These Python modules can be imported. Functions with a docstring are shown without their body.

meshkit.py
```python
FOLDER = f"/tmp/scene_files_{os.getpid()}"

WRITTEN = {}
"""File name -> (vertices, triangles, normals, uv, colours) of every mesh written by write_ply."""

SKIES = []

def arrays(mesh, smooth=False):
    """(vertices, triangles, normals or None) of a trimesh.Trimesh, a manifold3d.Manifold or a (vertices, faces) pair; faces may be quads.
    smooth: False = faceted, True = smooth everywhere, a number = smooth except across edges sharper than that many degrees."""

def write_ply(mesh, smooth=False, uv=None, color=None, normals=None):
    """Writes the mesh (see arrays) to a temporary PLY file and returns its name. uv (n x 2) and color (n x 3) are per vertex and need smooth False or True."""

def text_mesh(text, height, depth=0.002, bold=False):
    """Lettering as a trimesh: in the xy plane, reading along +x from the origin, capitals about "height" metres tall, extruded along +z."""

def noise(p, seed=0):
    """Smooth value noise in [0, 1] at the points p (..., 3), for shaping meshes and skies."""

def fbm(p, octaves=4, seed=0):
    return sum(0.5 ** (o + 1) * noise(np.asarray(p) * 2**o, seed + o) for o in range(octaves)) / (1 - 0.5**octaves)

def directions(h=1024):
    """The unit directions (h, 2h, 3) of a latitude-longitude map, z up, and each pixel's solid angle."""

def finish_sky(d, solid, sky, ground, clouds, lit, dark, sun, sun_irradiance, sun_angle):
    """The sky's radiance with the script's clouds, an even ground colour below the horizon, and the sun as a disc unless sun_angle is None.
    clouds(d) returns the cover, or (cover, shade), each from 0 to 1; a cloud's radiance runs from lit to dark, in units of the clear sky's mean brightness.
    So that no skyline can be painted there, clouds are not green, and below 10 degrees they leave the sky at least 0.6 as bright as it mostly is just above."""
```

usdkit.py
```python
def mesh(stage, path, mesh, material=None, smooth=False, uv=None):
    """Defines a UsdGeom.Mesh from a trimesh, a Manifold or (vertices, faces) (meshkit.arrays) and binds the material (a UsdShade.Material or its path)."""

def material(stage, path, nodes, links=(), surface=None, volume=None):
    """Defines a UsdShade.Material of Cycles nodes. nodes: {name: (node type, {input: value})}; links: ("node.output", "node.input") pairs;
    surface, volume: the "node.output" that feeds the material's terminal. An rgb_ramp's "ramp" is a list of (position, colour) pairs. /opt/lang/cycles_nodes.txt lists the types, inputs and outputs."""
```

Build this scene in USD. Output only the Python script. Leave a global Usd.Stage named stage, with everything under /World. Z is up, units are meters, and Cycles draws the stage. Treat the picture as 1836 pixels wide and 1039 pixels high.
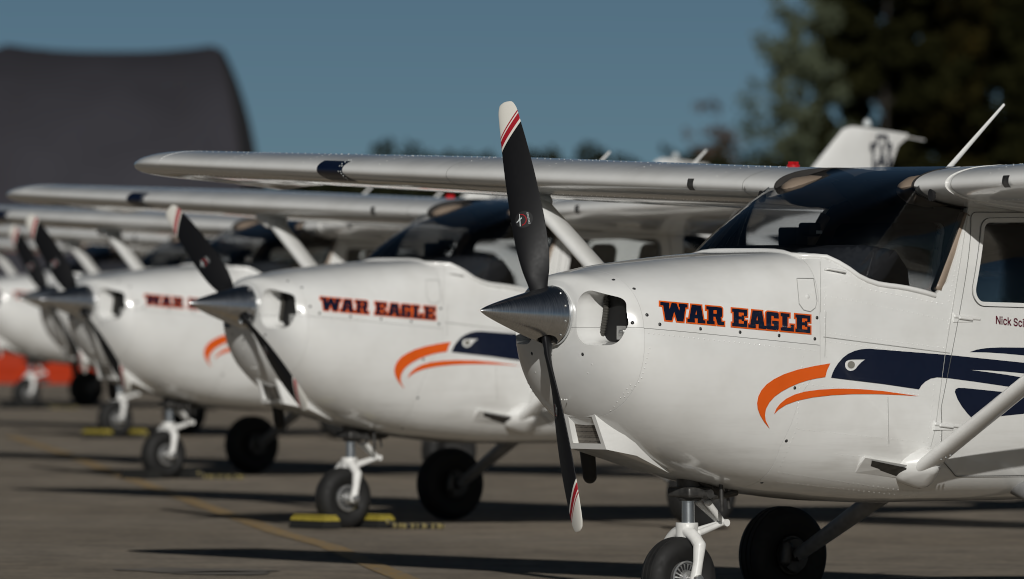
import math, random
import numpy as np, trimesh, usdkit, meshkit
import manifold3d as m3
from shapely import affinity
from shapely.geometry import Polygon, box as sbox, Point, LineString
from shapely.ops import unary_union
from scipy.interpolate import PchipInterpolator
from pxr import Usd, UsdGeom, UsdLux, UsdShade, Gf, Sdf, Vt

random.seed(3); rng = np.random.default_rng(11)
stage = Usd.Stage.CreateInMemory()
UsdGeom.SetStageUpAxis(stage, 'Z'); UsdGeom.SetStageMetersPerUnit(stage, 1.0)
UsdGeom.Xform.Define(stage, '/World')

# ---------------------------------------------------------------- camera, sky, sun, exposure
FPX, HC, ROLL = 15599.0, 1.422, 0.0049           # focal length in photograph pixels (1836 wide), eye height, roll
cam = UsdGeom.Camera.Define(stage, '/World/camera')
cam.CreateHorizontalApertureAttr(36.0); cam.CreateFocalLengthAttr(36.0 * FPX / 1836.0)
cam.CreateFStopAttr(4.6); cam.CreateFocusDistanceAttr(36.95); cam.CreateClippingRangeAttr(Gf.Vec2f(0.5, 20000))
cam.CreateExposureAttr(-0.78)
cam.AddTranslateOp().Set(Gf.Vec3d(0, 0, HC)); cam.AddRotateXOp().Set(90.0); cam.AddRotateZOp().Set(math.degrees(ROLL))
SUN_EL, SUN_AZ = math.radians(24.5), math.atan2(0.05, -1.0)
sunv = Gf.Vec3d(math.cos(SUN_EL) * math.sin(SUN_AZ), math.cos(SUN_EL) * math.cos(SUN_AZ), math.sin(SUN_EL))
sky_mat = usdkit.material(stage, '/World/Looks/sky', {
    's': ('sky_texture', {'sky_type': 'single_scattering', 'sun_disc': False, 'sun_elevation': SUN_EL, 'sun_rotation': SUN_AZ, 'altitude': 200.0,
                          'air_density': 0.23, 'aerosol_density': 0.15, 'ozone_density': 2.0}),
    'm': ('mix', {'mix_type': 'multiply', 'fac': 1.0, 'color2': (0.93, 1.0, 0.80)}),       # the photograph's cool teal balance, over the whole sky
    'b': ('background_shader', {'strength': 0.05})}, [('s.color', 'm.color1'), ('m.color', 'b.color')], surface='b.background')
dome = UsdLux.DomeLight.Define(stage, '/World/sky'); dome.CreateIntensityAttr(1.0)
UsdShade.MaterialBindingAPI.Apply(dome.GetPrim()).Bind(sky_mat)
dome.GetPrim().SetCustomDataByKey('kind', 'structure')
sun = UsdLux.DistantLight.Define(stage, '/World/sun'); sun.CreateNormalizeAttr(True); sun.CreateIntensityAttr(1.25); sun.CreateAngleAttr(0.53)
sun.CreateColorAttr(Gf.Vec3f(1.0, 0.978, 0.935))
sun.AddOrientOp(UsdGeom.XformOp.PrecisionDouble).Set(Gf.Quatd(Gf.Rotation(Gf.Vec3d(0, 0, 1), sunv).GetQuat()))

# ---------------------------------------------------------------- materials
def mat(name, nodes, links, surface='p.BSDF'):
    return usdkit.material(stage, '/World/Looks/' + name, nodes, links, surface=surface)

def plain(name, col, rough=0.5, **kw):
    """a colour that wanders a little, with slightly uneven gloss"""
    sc = kw.pop('noise', 9.0); amt = kw.pop('amount', 0.10)
    lo = tuple(c * (1 - amt) for c in col); hi = tuple(min(1, c * (1 + amt)) for c in col)
    return mat(name, {'t': ('texture_coordinate', {}), 'n': ('noise_texture', {'scale': sc, 'detail': 5.0}), 'r': ('rgb_ramp', {'ramp': [(0.3, lo), (0.7, hi)]}),
                      'g': ('map_range', {'from_min': 0.3, 'from_max': 0.7, 'to_min': rough * 0.88, 'to_max': min(1, rough * 1.15)}),
                      'p': ('principled_bsdf', kw)},
               [('t.object', 'n.vector'), ('n.fac', 'r.fac'), ('r.color', 'p.base_color'), ('n.fac', 'g.value'), ('g.result', 'p.roughness')])

M = {}
# white aircraft paint: faint dirt, rain streaks near the belly, slight oil-canning of the skin
M['white'] = mat('white_paint', {
    't': ('texture_coordinate', {}), 'n': ('noise_texture', {'scale': 3.0, 'detail': 6.0, 'roughness': 0.6}),
    'r': ('rgb_ramp', {'ramp': [(0.25, (0.70, 0.695, 0.67)), (0.55, (0.775, 0.775, 0.755)), (0.8, (0.80, 0.80, 0.785))]}),
    'm': ('mapping', {'scale': (1.4, 1.4, 1.8)}), 'w': ('noise_texture', {'scale': 1.6, 'detail': 1.5}),
    'b': ('bump', {'strength': 0.22, 'distance': 0.02}), 'ms': ('mapping', {'scale': (1.1, 5.0, 13.0)}), 'sn': ('noise_texture', {'scale': 1.5, 'detail': 6.0, 'roughness': 0.65}),
    'z': ('separate_xyz', {}), 'zl': ('map_range', {'from_min': 0.50, 'from_max': 0.95, 'to_min': 1.0, 'to_max': 0.12, 'clamp': True}), 'sr': ('map_range', {'from_min': 0.50, 'from_max': 0.75, 'to_min': 0.0, 'to_max': 0.36, 'clamp': True}),
    'dm': ('math', {'math_type': 'multiply'}), 'dx': ('mix', {'mix_type': 'mix', 'color2': (0.24, 0.215, 0.18)}),
    'g': ('map_range', {'from_min': 0.3, 'from_max': 0.7, 'to_min': 0.20, 'to_max': 0.32}),
    'p': ('principled_bsdf', {'coat_weight': 0.9, 'coat_roughness': 0.06})},
    [('t.object', 'n.vector'), ('n.fac', 'r.fac'), ('t.object', 'ms.vector'), ('ms.vector', 'sn.vector'), ('t.object', 'z.vector'), ('z.z', 'zl.value'), ('sn.fac', 'sr.value'), ('zl.result', 'dm.value1'), ('sr.result', 'dm.value2'), ('dm.value', 'dx.fac'), ('r.color', 'dx.color1'), ('dx.color', 'p.base_color'), ('t.object', 'm.vector'), ('m.vector', 'w.vector'), ('w.fac', 'b.height'),
     ('b.normal', 'p.normal'), ('n.fac', 'g.value'), ('g.result', 'p.roughness')])
M['white_gear'] = plain('white_gear_paint', (0.74, 0.735, 0.71), 0.38, noise=22.0, amount=0.07)
M['under'] = plain('wing_underside_dirty', (0.66, 0.65, 0.62), 0.35, noise=4.0, amount=0.10)
M['navy'] = plain('navy_vinyl', (0.0035, 0.0075, 0.024), 0.30, amount=0.05, coat_weight=0.2)
M['orange'] = plain('orange_vinyl', (0.72, 0.105, 0.008), 0.34, amount=0.04)
M['maroon'] = plain('maroon_vinyl', (0.10, 0.006, 0.020), 0.4)
M['greyvinyl'] = plain('grey_vinyl', (0.23, 0.22, 0.19), 0.4)
M['seam'] = plain('panel_gap', (0.10, 0.10, 0.095), 0.7)
M['softseam'] = plain('skin_lap_line', (0.40, 0.40, 0.385), 0.6)
M['fastener'] = plain('dark_fastener', (0.06, 0.06, 0.06), 0.45, metallic=0.6)
M['black'] = plain('black_interior', (0.010, 0.010, 0.011), 0.6)
M['pit'] = plain('black_baffle', (0.004, 0.004, 0.004), 0.8)  # near-black surface closing the back of each cooling inlet
M['seat'] = plain('seat_leather', (0.016, 0.016, 0.018), 0.5, noise=30)
M['deck'] = plain('glareshield_black', (0.012, 0.013, 0.016), 0.55, noise=60)
M['tan'] = plain('tan_trim', (0.24, 0.185, 0.14), 0.45)
M['liner'] = plain('cabin_liner', (0.035, 0.032, 0.030), 0.8)
M['leg_shade_grey'] = plain('shade_grey_gear_tube', (0.20, 0.20, 0.20), 0.4, noise=18, amount=0.2)  # leg colour darkened to stand for the shade under the fuselage
M['rubber'] = plain('tyre_rubber', (0.0075, 0.0073, 0.007), 0.72, noise=40, amount=0.35)
M['alloy'] = plain('wheel_alloy', (0.55, 0.55, 0.54), 0.35, metallic=0.85, noise=30)
M['steel'] = plain('dark_steel', (0.07, 0.068, 0.065), 0.45, metallic=0.5, noise=30, amount=0.4)
M['chrome'] = plain('chrome_oleo', (0.78, 0.80, 0.83), 0.22, metallic=1.0, amount=0.02)
M['redplastic'] = plain('red_plastic', (0.42, 0.008, 0.012), 0.3)
M['exhaust'] = plain('sooty_exhaust', (0.012, 0.011, 0.010), 0.7, noise=30, amount=0.4)
M['hose'] = plain('baffle_seal', (0.05, 0.047, 0.040), 0.75)
M['clearlens'] = plain('lens_plastic', (0.55, 0.58, 0.58), 0.15)
M['spinner'] = mat('polished_spinner', {
    't': ('texture_coordinate', {}), 'm': ('mapping', {'scale': (90.0, 2.0, 2.0)}), 'n': ('noise_texture', {'scale': 6.0, 'detail': 4.0}), 'k': ('noise_texture', {'scale': 25.0, 'detail': 4.0}),
    'r': ('rgb_ramp', {'ramp': [(0.3, (0.68, 0.69, 0.70)), (0.7, (0.77, 0.78, 0.79))]}),
    'g': ('map_range', {'from_min': 0.3, 'from_max': 0.7, 'to_min': 0.21, 'to_max': 0.27}), 'p': ('principled_bsdf', {'metallic': 1.0})},
    [('t.object', 'm.vector'), ('m.vector', 'n.vector'), ('t.object', 'k.vector'), ('k.fac', 'r.fac'), ('r.color', 'p.base_color'), ('n.fac', 'g.value'), ('g.result', 'p.roughness')])
BK, WH, RD = (0.0062, 0.0062, 0.0072), (0.72, 0.70, 0.64), (0.36, 0.012, 0.022)
stops = [(0.0, BK), (0.333, BK), (0.335, WH), (0.430, WH), (0.433, RD), (0.630, RD), (0.633, WH), (0.680, WH), (0.683, RD), (0.735, RD), (0.738, WH), (1.0, WH)]
M['blade'] = mat('propeller_blade_paint', {
    't': ('texture_coordinate', {}), 'd': ('vector_math', {'math_type': 'dot_product', 'vector2': (0.0, 0.9, 1.0)}), 'a': ('math', {'math_type': 'absolute'}),
    'f': ('map_range', {'from_min': 0.75, 'from_max': 0.90, 'to_min': 0.0, 'to_max': 1.0, 'clamp': True}), 'r': ('rgb_ramp', {'ramp': stops}),
    'n': ('noise_texture', {'scale': 60.0, 'detail': 4.0}), 'g': ('map_range', {'from_min': 0.3, 'from_max': 0.7, 'to_min': 0.50, 'to_max': 0.56}), 'p': ('principled_bsdf', {'specular_ior_level': 0.28})},
    [('t.object', 'd.vector1'), ('d.value', 'a.value1'), ('a.value', 'f.value'), ('f.result', 'r.fac'), ('r.color', 'p.base_color'), ('t.object', 'n.vector'), ('n.fac', 'g.value'), ('g.result', 'p.roughness')])
def glass(name, tint, ior=1.5):
    return mat(name, {'a': ('transparent_bsdf', {'color': tint}), 'g': ('glossy_bsdf', {'color': (1, 1, 1), 'roughness': 0.03}), 'f': ('fresnel', {'IOR': ior}), 'x': ('mix_closure', {})},
               [('f.fac', 'x.fac'), ('a.BSDF', 'x.closure1'), ('g.BSDF', 'x.closure2')], surface='x.closure')
M['glass'] = glass('window_glass', (0.80, 0.82, 0.84)); M['glass_dark'] = glass('side_acrylic', (0.90, 0.91, 0.91))
M['mesh_filter'] = mat('intake_filter_mesh', {
    't': ('texture_coordinate', {}), 'm': ('mapping', {'scale': (1.0, 1.0, 1.0)}), 'v': ('voronoi_texture', {'scale': 120.0, 'randomness': 0.1}),
    'r': ('rgb_ramp', {'ramp': [(0.2, (0.014, 0.013, 0.012)), (0.5, (0.20, 0.18, 0.155))]}), 'p': ('principled_bsdf', {'roughness': 0.5, 'metallic': 0.4})},
    [('t.object', 'm.vector'), ('m.vector', 'v.vector'), ('v.distance', 'r.fac'), ('r.color', 'p.base_color')])
M['asphalt'] = mat('worn_asphalt', {
    'q': ('geometry', {}), 'a': ('noise_texture', {'scale': 0.35, 'detail': 6.0, 'roughness': 0.62}), 'b': ('noise_texture', {'scale': 16.0, 'detail': 10.0, 'roughness': 0.92}), 'c': ('noise_texture', {'scale': 2.2, 'detail': 4.0, 'roughness': 0.7}), 'r4': ('rgb_ramp', {'ramp': [(0.32, (0.70, 0.70, 0.71)), (0.5, (1.0, 1.0, 1.0)), (0.68, (1.24, 1.22, 1.19))]}), 'w': ('mix', {'mix_type': 'multiply', 'fac': 1.0}),
    'v': ('voronoi_texture', {'scale': 75.0}), 'mw': ('mapping', {'scale': (0.5, 0.05, 1.0)}), 'st': ('noise_texture', {'scale': 1.3, 'detail': 4.0}),
    'r1': ('rgb_ramp', {'ramp': [(0.25, (0.205, 0.172, 0.132)), (0.5, (0.248, 0.211, 0.165)), (0.75, (0.288, 0.248, 0.198))]}),
    'r2': ('rgb_ramp', {'ramp': [(0.30, (0.30, 0.30, 0.31)), (0.5, (1.0, 1.0, 1.0)), (0.70, (1.75, 1.72, 1.66))]}),
    'r3': ('rgb_ramp', {'ramp': [(0.30, (0.74, 0.74, 0.75)), (0.5, (1.0, 1.0, 1.0))]}),
    'x': ('mix', {'mix_type': 'multiply', 'fac': 1.0}), 'y': ('mix', {'mix_type': 'multiply', 'fac': 0.8}),
    'bp': ('bump', {'strength': 0.55, 'distance': 0.012}), 'p': ('principled_bsdf', {'roughness': 0.9, 'specular_ior_level': 0.25})},
    [('q.position', 'a.vector'), ('q.position', 'b.vector'), ('q.position', 'v.vector'), ('q.position', 'mw.vector'), ('mw.vector', 'st.vector'), ('a.fac', 'r1.fac'), ('b.fac', 'r2.fac'), ('st.fac', 'r3.fac'),
     ('r1.color', 'x.color1'), ('r2.color', 'x.color2'), ('q.position', 'c.vector'), ('c.fac', 'r4.fac'), ('x.color', 'w.color1'), ('r4.color', 'w.color2'), ('w.color', 'y.color1'), ('r3.color', 'y.color2'), ('y.color', 'p.base_color'), ('b.fac', 'bp.height'), ('bp.normal', 'p.normal')])
M['patch'] = plain('tar_patch', (0.15, 0.132, 0.11), 0.8, noise=3, amount=0.3)
M['taxi'] = mat('faded_yellow_paint', {
    'q': ('geometry', {}), 'n': ('noise_texture', {'scale': 14.0, 'detail': 6.0, 'roughness': 0.7}),
    'r': ('rgb_ramp', {'ramp': [(0.42, (0.225, 0.19, 0.145)), (0.56, (0.36, 0.215, 0.05))]}), 'p': ('principled_bsdf', {'roughness': 0.85})},
    [('q.position', 'n.vector'), ('n.fac', 'r.fac'), ('r.color', 'p.base_color')])
M['grass'] = plain('dry_grass', (0.085, 0.082, 0.035), 0.95, noise=0.6, amount=0.35)
M['fabric'] = mat('dark_hangar_membrane', {
    't': ('texture_coordinate', {}), 'n': ('noise_texture', {'scale': 0.25, 'detail': 4.0}), 'r': ('rgb_ramp', {'ramp': [(0.3, (0.032, 0.031, 0.038)), (0.7, (0.042, 0.041, 0.050))]}),
    'p': ('principled_bsdf', {'roughness': 0.85, 'specular_ior_level': 0.2})}, [('t.object', 'n.vector'), ('n.fac', 'r.fac'), ('r.color', 'p.base_color')])
M['fold'] = plain('membrane_edge', (0.036, 0.032, 0.038), 0.8)
M['yellowblock'] = plain('chock_yellow', (0.34, 0.27, 0.035), 0.6, noise=20, amount=0.2)
M['chock'] = plain('chock_rubber', (0.008, 0.008, 0.007), 0.8, noise=30)
M['rope'] = mat('chock_rope', {'t': ('texture_coordinate', {}), 'w': ('wave_texture', {'scale': 9.0, 'distortion': 2.0}), 'r': ('rgb_ramp', {'ramp': [(0.45, (0.016, 0.015, 0.012)), (0.62, (0.22, 0.18, 0.07))]}), 'p': ('principled_bsdf', {'roughness': 0.8})},
                [('t.object', 'w.vector'), ('w.fac', 'r.fac'), ('r.color', 'p.base_color')])
M['barrier'] = plain('orange_plastic', (0.36, 0.030, 0.006), 0.8, noise=3, specular_ior_level=0.2)
M['barrier_band'] = plain('reflective_band', (0.72, 0.50, 0.36), 0.35)
M['bark'] = plain('tree_bark', (0.022, 0.018, 0.014), 0.9, noise=6, amount=0.35)
def leaves(name, stops):
    return mat(name, {'q': ('geometry', {}), 'n': ('noise_texture', {'scale': 0.55, 'detail': 3.0}), 'r': ('rgb_ramp', {'ramp': stops}), 'w': ('math', {'math_type': 'multiply_add', 'value2': 0.35}),
                      'd': ('diffuse_bsdf', {}), 't': ('translucent_bsdf', {}), 'x': ('mix_closure', {'fac': 0.3})},
               [('q.position', 'n.vector'), ('q.random_per_island', 'w.value1'), ('n.fac', 'w.value3'), ('w.value', 'r.fac'), ('r.color', 'd.color'), ('r.color', 't.color'), ('d.BSDF', 'x.closure1'), ('t.BSDF', 'x.closure2')], surface='x.closure')
M['leaf_dark'] = leaves('leaves_dark_green', [(0.3, (0.014, 0.015, 0.006)), (0.65, (0.032, 0.032, 0.012)), (0.85, (0.075, 0.062, 0.020)), (1.0, (0.11, 0.08, 0.025))])
M['leaf_amber'] = leaves('leaves_turning_amber', [(0.3, (0.016, 0.015, 0.006)), (0.62, (0.040, 0.034, 0.011)), (0.85, (0.17, 0.10, 0.018)), (1.0, (0.26, 0.15, 0.025))])
M['leaf_pale'] = leaves('leaves_pale_green', [(0.3, (0.095, 0.115, 0.075)), (0.65, (0.155, 0.175, 0.11)), (1.0, (0.21, 0.21, 0.13))])
M['leaf_red'] = leaves('leaves_russet', [(0.3, (0.09, 0.07, 0.058)), (0.65, (0.15, 0.105, 0.08)), (1.0, (0.19, 0.13, 0.095))])
M['leaf_far'] = leaves('leaves_far_wood', [(0.3, (0.018, 0.021, 0.011)), (0.65, (0.032, 0.035, 0.018)), (1.0, (0.050, 0.048, 0.024))])

# ---------------------------------------------------------------- scene helpers
used = {}
def numbered(parent, name):
    k = parent + '/' + name
    n = used.get(k, 0); used[k] = n + 1
    return k if n == 0 else f'{k}_{n:03d}'

def tag(prim, label=None, cat=None, group=None, kind=None):
    for k, v in (('label', label), ('category', cat), ('group', group), ('kind', kind)):
        if v: prim.SetCustomDataByKey(k, v)
    return prim

def put(name, mesh, material, parent='/World', smooth=30, flip=False, **kw):
    """ONE mesh prim; flip mirrors aircraft coordinates (aft, port, up) to the right-handed (aft, starboard, up)"""
    v, f, _ = meshkit.arrays(mesh)
    if flip:
        v = v * [1, -1, 1]; f = f[:, ::-1]
    path = numbered(parent if isinstance(parent, str) else str(parent.GetPath()), name)
    p = usdkit.mesh(stage, path, trimesh.Trimesh(v, f, process=False), material, smooth=smooth).GetPrim()
    return tag(p, **kw)

cat = lambda *ms: trimesh.util.concatenate([trimesh.Trimesh(*meshkit.arrays(m)[:2], process=False) for m in ms])
def man(mesh):
    v, f, _ = meshkit.arrays(mesh)
    r = m3.Manifold(m3.Mesh(v.astype(np.float32), f.astype(np.uint32)))
    return r
def outward(m):
    if m.volume < 0: m.invert()
    return m
def loft(rings, cap=True):
    """closed rings (k, n, 3) -> watertight mesh"""
    R = np.asarray(rings, float); k, n = R.shape[:2]
    v = R.reshape(-1, 3); i, j = np.meshgrid(np.arange(k - 1), np.arange(n), indexing='ij')
    a, b = i * n + j, i * n + (j + 1) % n
    f = np.concatenate([np.stack([a, b, b + n], -1).reshape(-1, 3), np.stack([a, b + n, a + n], -1).reshape(-1, 3)])
    if cap:
        c0, c1 = len(v), len(v) + 1; v = np.vstack([v, R[0].mean(0), R[-1].mean(0)]); jj = np.arange(n)
        f = np.vstack([f, np.stack([np.full(n, c0), (jj + 1) % n, jj], 1), np.stack([np.full(n, c1), (k - 1) * n + jj, (k - 1) * n + (jj + 1) % n], 1)])
    return outward(trimesh.Trimesh(v, f, process=False))
def tube(pts, r, n=10, flat=None):
    """swept tube through points; r scalar or list; flat=(axis vector, factor) squashes the section along that axis"""
    P = np.asarray(pts, float); r = np.broadcast_to(r, (len(P),)); T = np.gradient(P, axis=0); T /= np.linalg.norm(T, axis=1)[:, None]
    up = np.array([0, 0, 1.0]) if abs(T[0, 2]) < 0.9 else np.array([1.0, 0, 0]); rings = []
    for p, t, q in zip(P, T, r):
        a = np.cross(t, up); a /= np.linalg.norm(a); b = np.cross(a, t)
        th = np.arange(n) * 2 * np.pi / n
        o = q * (np.cos(th)[:, None] * a + np.sin(th)[:, None] * b)
        if flat is not None:
            ax = np.asarray(flat[0], float); ax /= np.linalg.norm(ax); o = o + np.outer(o @ ax, ax) * (flat[1] - 1)
        rings.append(p + o)
    return loft(rings)
def lathe(prof, n=40, axis='p', at=(0, 0, 0)):
    """profile [(along, radius)] spun round an axis: s (aft), p (lateral) or z"""
    th = np.arange(n) * 2 * np.pi / n; rings = []
    for a, r in prof:
        c, s_ = max(r, 1e-4) * np.cos(th), max(r, 1e-4) * np.sin(th); o = np.full(n, a)
        rings.append(np.stack({'s': (o, c, s_), 'p': (c, o, s_), 'z': (c, s_, o)}[axis], 1) + at)
    return loft(rings)
def bx(a, b, r=0.0):
    a, b = np.minimum(a, b), np.maximum(a, b)
    if r <= 0: return trimesh.creation.box(bounds=[a, b])
    h = [m3.Manifold.sphere(r, 12).translate(tuple(np.where(c, b - r, a + r))) for c in np.ndindex(2, 2, 2)]
    return m3.Manifold.batch_hull(h)
def hull(*sph): return m3.Manifold.batch_hull([m3.Manifold.sphere(r, 20).translate((x, y, z)) for x, y, z, r in sph])
def prism(poly, lo, hi):
    """polygon in (s, z), extruded along p from lo to hi"""
    m = trimesh.creation.extrude_polygon(poly, hi - lo, engine='earcut'); v = m.vertices
    m.vertices = np.stack([v[:, 0], v[:, 2] + lo, v[:, 1]], 1); return outward(m)
def rounded(poly, r): return poly.buffer(-r).buffer(2 * r).buffer(-r)

# ---------------------------------------------------------------- the aircraft, in metres aft of the spinner tip (s), to port (p), above the ground (z)
PSI1, O1 = math.radians(50.67), np.array([-0.132, 36.792])
ZS, SP = 1.314, 0.335
ST = np.array([  # s, half width, bottom, widest, top, exponent top, exponent bottom
 (0.405, .150, 1.160, 1.315, 1.460, 2.1, 2.1), (0.425, .250, 1.078, 1.29, 1.479, 2.2, 2.1), (0.46, .325, 1.000, 1.26, 1.492, 2.3, 2.1), (0.51, .380, 0.925, 1.22, 1.500, 2.4, 2.15),
 (0.56, .415, 0.870, 1.20, 1.508, 2.45, 2.2), (0.70, .455, 0.765, 1.17, 1.532, 2.5, 2.3), (0.85, .472, 0.690, 1.15, 1.549, 2.55, 2.4), (1.10, .488, 0.612, 1.12, 1.572, 3.0, 2.6),
 (1.30, .497, 0.570, 1.10, 1.585, 3.7, 2.8), (1.46, .503, 0.545, 1.09, 1.596, 4.4, 3.0), (1.60, .510, 0.530, 1.08, 1.650, 4.3, 3.1), (1.75, .516, 0.515, 1.07, 1.740, 4.2, 3.2),
 (2.00, .524, 0.500, 1.06, 1.900, 4.2, 3.3), (2.20, .530, 0.497, 1.05, 1.955, 4.2, 3.4), (2.60, .535, 0.497, 1.05, 1.958, 4.6, 3.5), (3.20, .532, 0.505, 1.06, 1.952, 4.6, 3.4),
 (3.70, .515, 0.530, 1.08, 1.920, 3.8, 3.2), (4.20, .475, 0.575, 1.10, 1.770, 3.0, 2.8), (4.80, .405, 0.650, 1.12, 1.620, 2.5, 2.4), (5.60, .315, 0.760, 1.15, 1.520, 2.2, 2.2),
 (6.60, .215, 0.900, 1.18, 1.440, 2.1, 2.1), (7.40, .135, 1.010, 1.20, 1.370, 2.0, 2.0), (7.95, .070, 1.090, 1.21, 1.310, 2.0, 2.0)])
SECT = [PchipInterpolator(ST[:, 0], ST[:, i]) for i in range(1, 7)]
def section(s, inset=0.0, n=112):
    w, zb, zm, zt, nt, nb = (float(f(s)) for f in SECT)
    w -= inset; zb += inset; zt -= inset
    th = np.arange(n) * 2 * np.pi / n; c, q = np.cos(th), np.sin(th)
    e = np.where(q >= 0, nt, nb); h = np.where(q >= 0, zt - zm, zm - zb)
    return np.stack([np.full(n, s), w * np.sign(c) * np.abs(c) ** (2 / e), zm + h * np.sign(q) * np.abs(q) ** (2 / e)], 1)
def side(s, z):
    """half width of the fuselage skin at (s, z)"""
    s = np.clip(s, 0.405, 7.95); w, zb, zm, zt, nt, nb = (f(s) for f in SECT)
    up = z >= zm; h = np.where(up, zt - zm, zm - zb); e = np.where(up, nt, nb)
    return w * np.maximum(1 - np.minimum(np.abs(z - zm) / h, 1) ** e, 0) ** (1 / e)
def top(s, p):
    w, zb, zm, zt, nt, nb = (float(f(s)) for f in SECT); return zm + (zt - zm) * max(1 - (abs(p) / w) ** nt, 0) ** (1 / nt)
def to_skin(px):
    """where the sight line through a photograph pixel meets the port skin of the first aircraft: digitises livery and seams as (s, z)"""
    px = np.atleast_2d(np.asarray(px, float)); u, v = px[:, 0] - 918.0, px[:, 1] - 519.5
    u, v = u * math.cos(ROLL) + v * math.sin(ROLL), -u * math.sin(ROLL) + v * math.cos(ROLL)
    u, v = u / FPX, v / FPX; sn, cs = math.sin(PSI1), math.cos(PSI1); p = np.full(len(px), 0.5)
    for _ in range(14):      # X = O.x + sn s + cs p ; Y = O.y + cs s - sn p ; X = u Y
        s = (u * (O1[1] - sn * p) - O1[0] - cs * p) / (sn - u * cs); Y = O1[1] + cs * s - sn * p; z = HC - v * Y
        p = 0.5 * p + 0.5 * side(s, z)
    return np.stack([s, z], 1)
def skin(sz, off):
    """points on the port skin, lifted by off along the skin's normal"""
    s, z = sz[:, 0], sz[:, 1]; e = 2e-3; p = side(s, z)
    n = np.stack([-(side(s + e, z) - side(s - e, z)) / (2 * e), np.ones_like(s), -(side(s, z + e) - side(s, z - e)) / (2 * e)], 1); n /= np.linalg.norm(n, axis=1)[:, None]
    return np.stack([s, p, z], 1) + off * n, n
def flat_mesh(poly, edge):
    parts = []
    for g in getattr(poly, 'geoms', [poly]):
        v, f = trimesh.creation.triangulate_polygon(g, engine='earcut'); v, f = trimesh.remesh.subdivide_to_size(np.c_[v, np.zeros(len(v))], f, edge, max_iter=14)
        parts.append(trimesh.Trimesh(v, f, process=False))
    return trimesh.util.concatenate(parts)
def decal_px(poly, off=0.003, edge=10.0):
    m = flat_mesh(poly, edge); pts, _ = skin(to_skin(m.vertices[:, :2]), off); m.vertices = pts; return facing(m, 1)
def facing(m, sgn):
    n = np.cross(m.vertices[m.faces[:, 1]] - m.vertices[m.faces[:, 0]], m.vertices[m.faces[:, 2]] - m.vertices[m.faces[:, 0]])
    if n[:, 1].sum() * sgn < 0: m.invert()
    return m
def decal_sz(poly, off=0.003, edge=0.03):
    m = flat_mesh(poly, edge); m.vertices = skin(m.vertices[:, :2], off)[0]; return facing(m, 1)
def mirror(m):
    m = trimesh.Trimesh(m.vertices * [1, -1, 1], m.faces[:, ::-1], process=False); return m
def seam_px(pts, w=1.3, off=0.0042):
    return decal_px(LineString(pts).buffer(w / 2, cap_style=2), off, 8.0)
DOME_V = np.array([[math.cos(a), math.sin(a), 0] for a in np.arange(6) * math.pi / 3] + [[0.55 * math.cos(a), 0.55 * math.sin(a), 0.75] for a in np.arange(6) * math.pi / 3] + [[0, 0, 1]])
DOME_F = np.array([[i, (i + 1) % 6, 6 + (i + 1) % 6] for i in range(6)] + [[i, 6 + (i + 1) % 6, 6 + i] for i in range(6)] + [[6 + i, 6 + (i + 1) % 6, 12] for i in range(6)])
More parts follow.
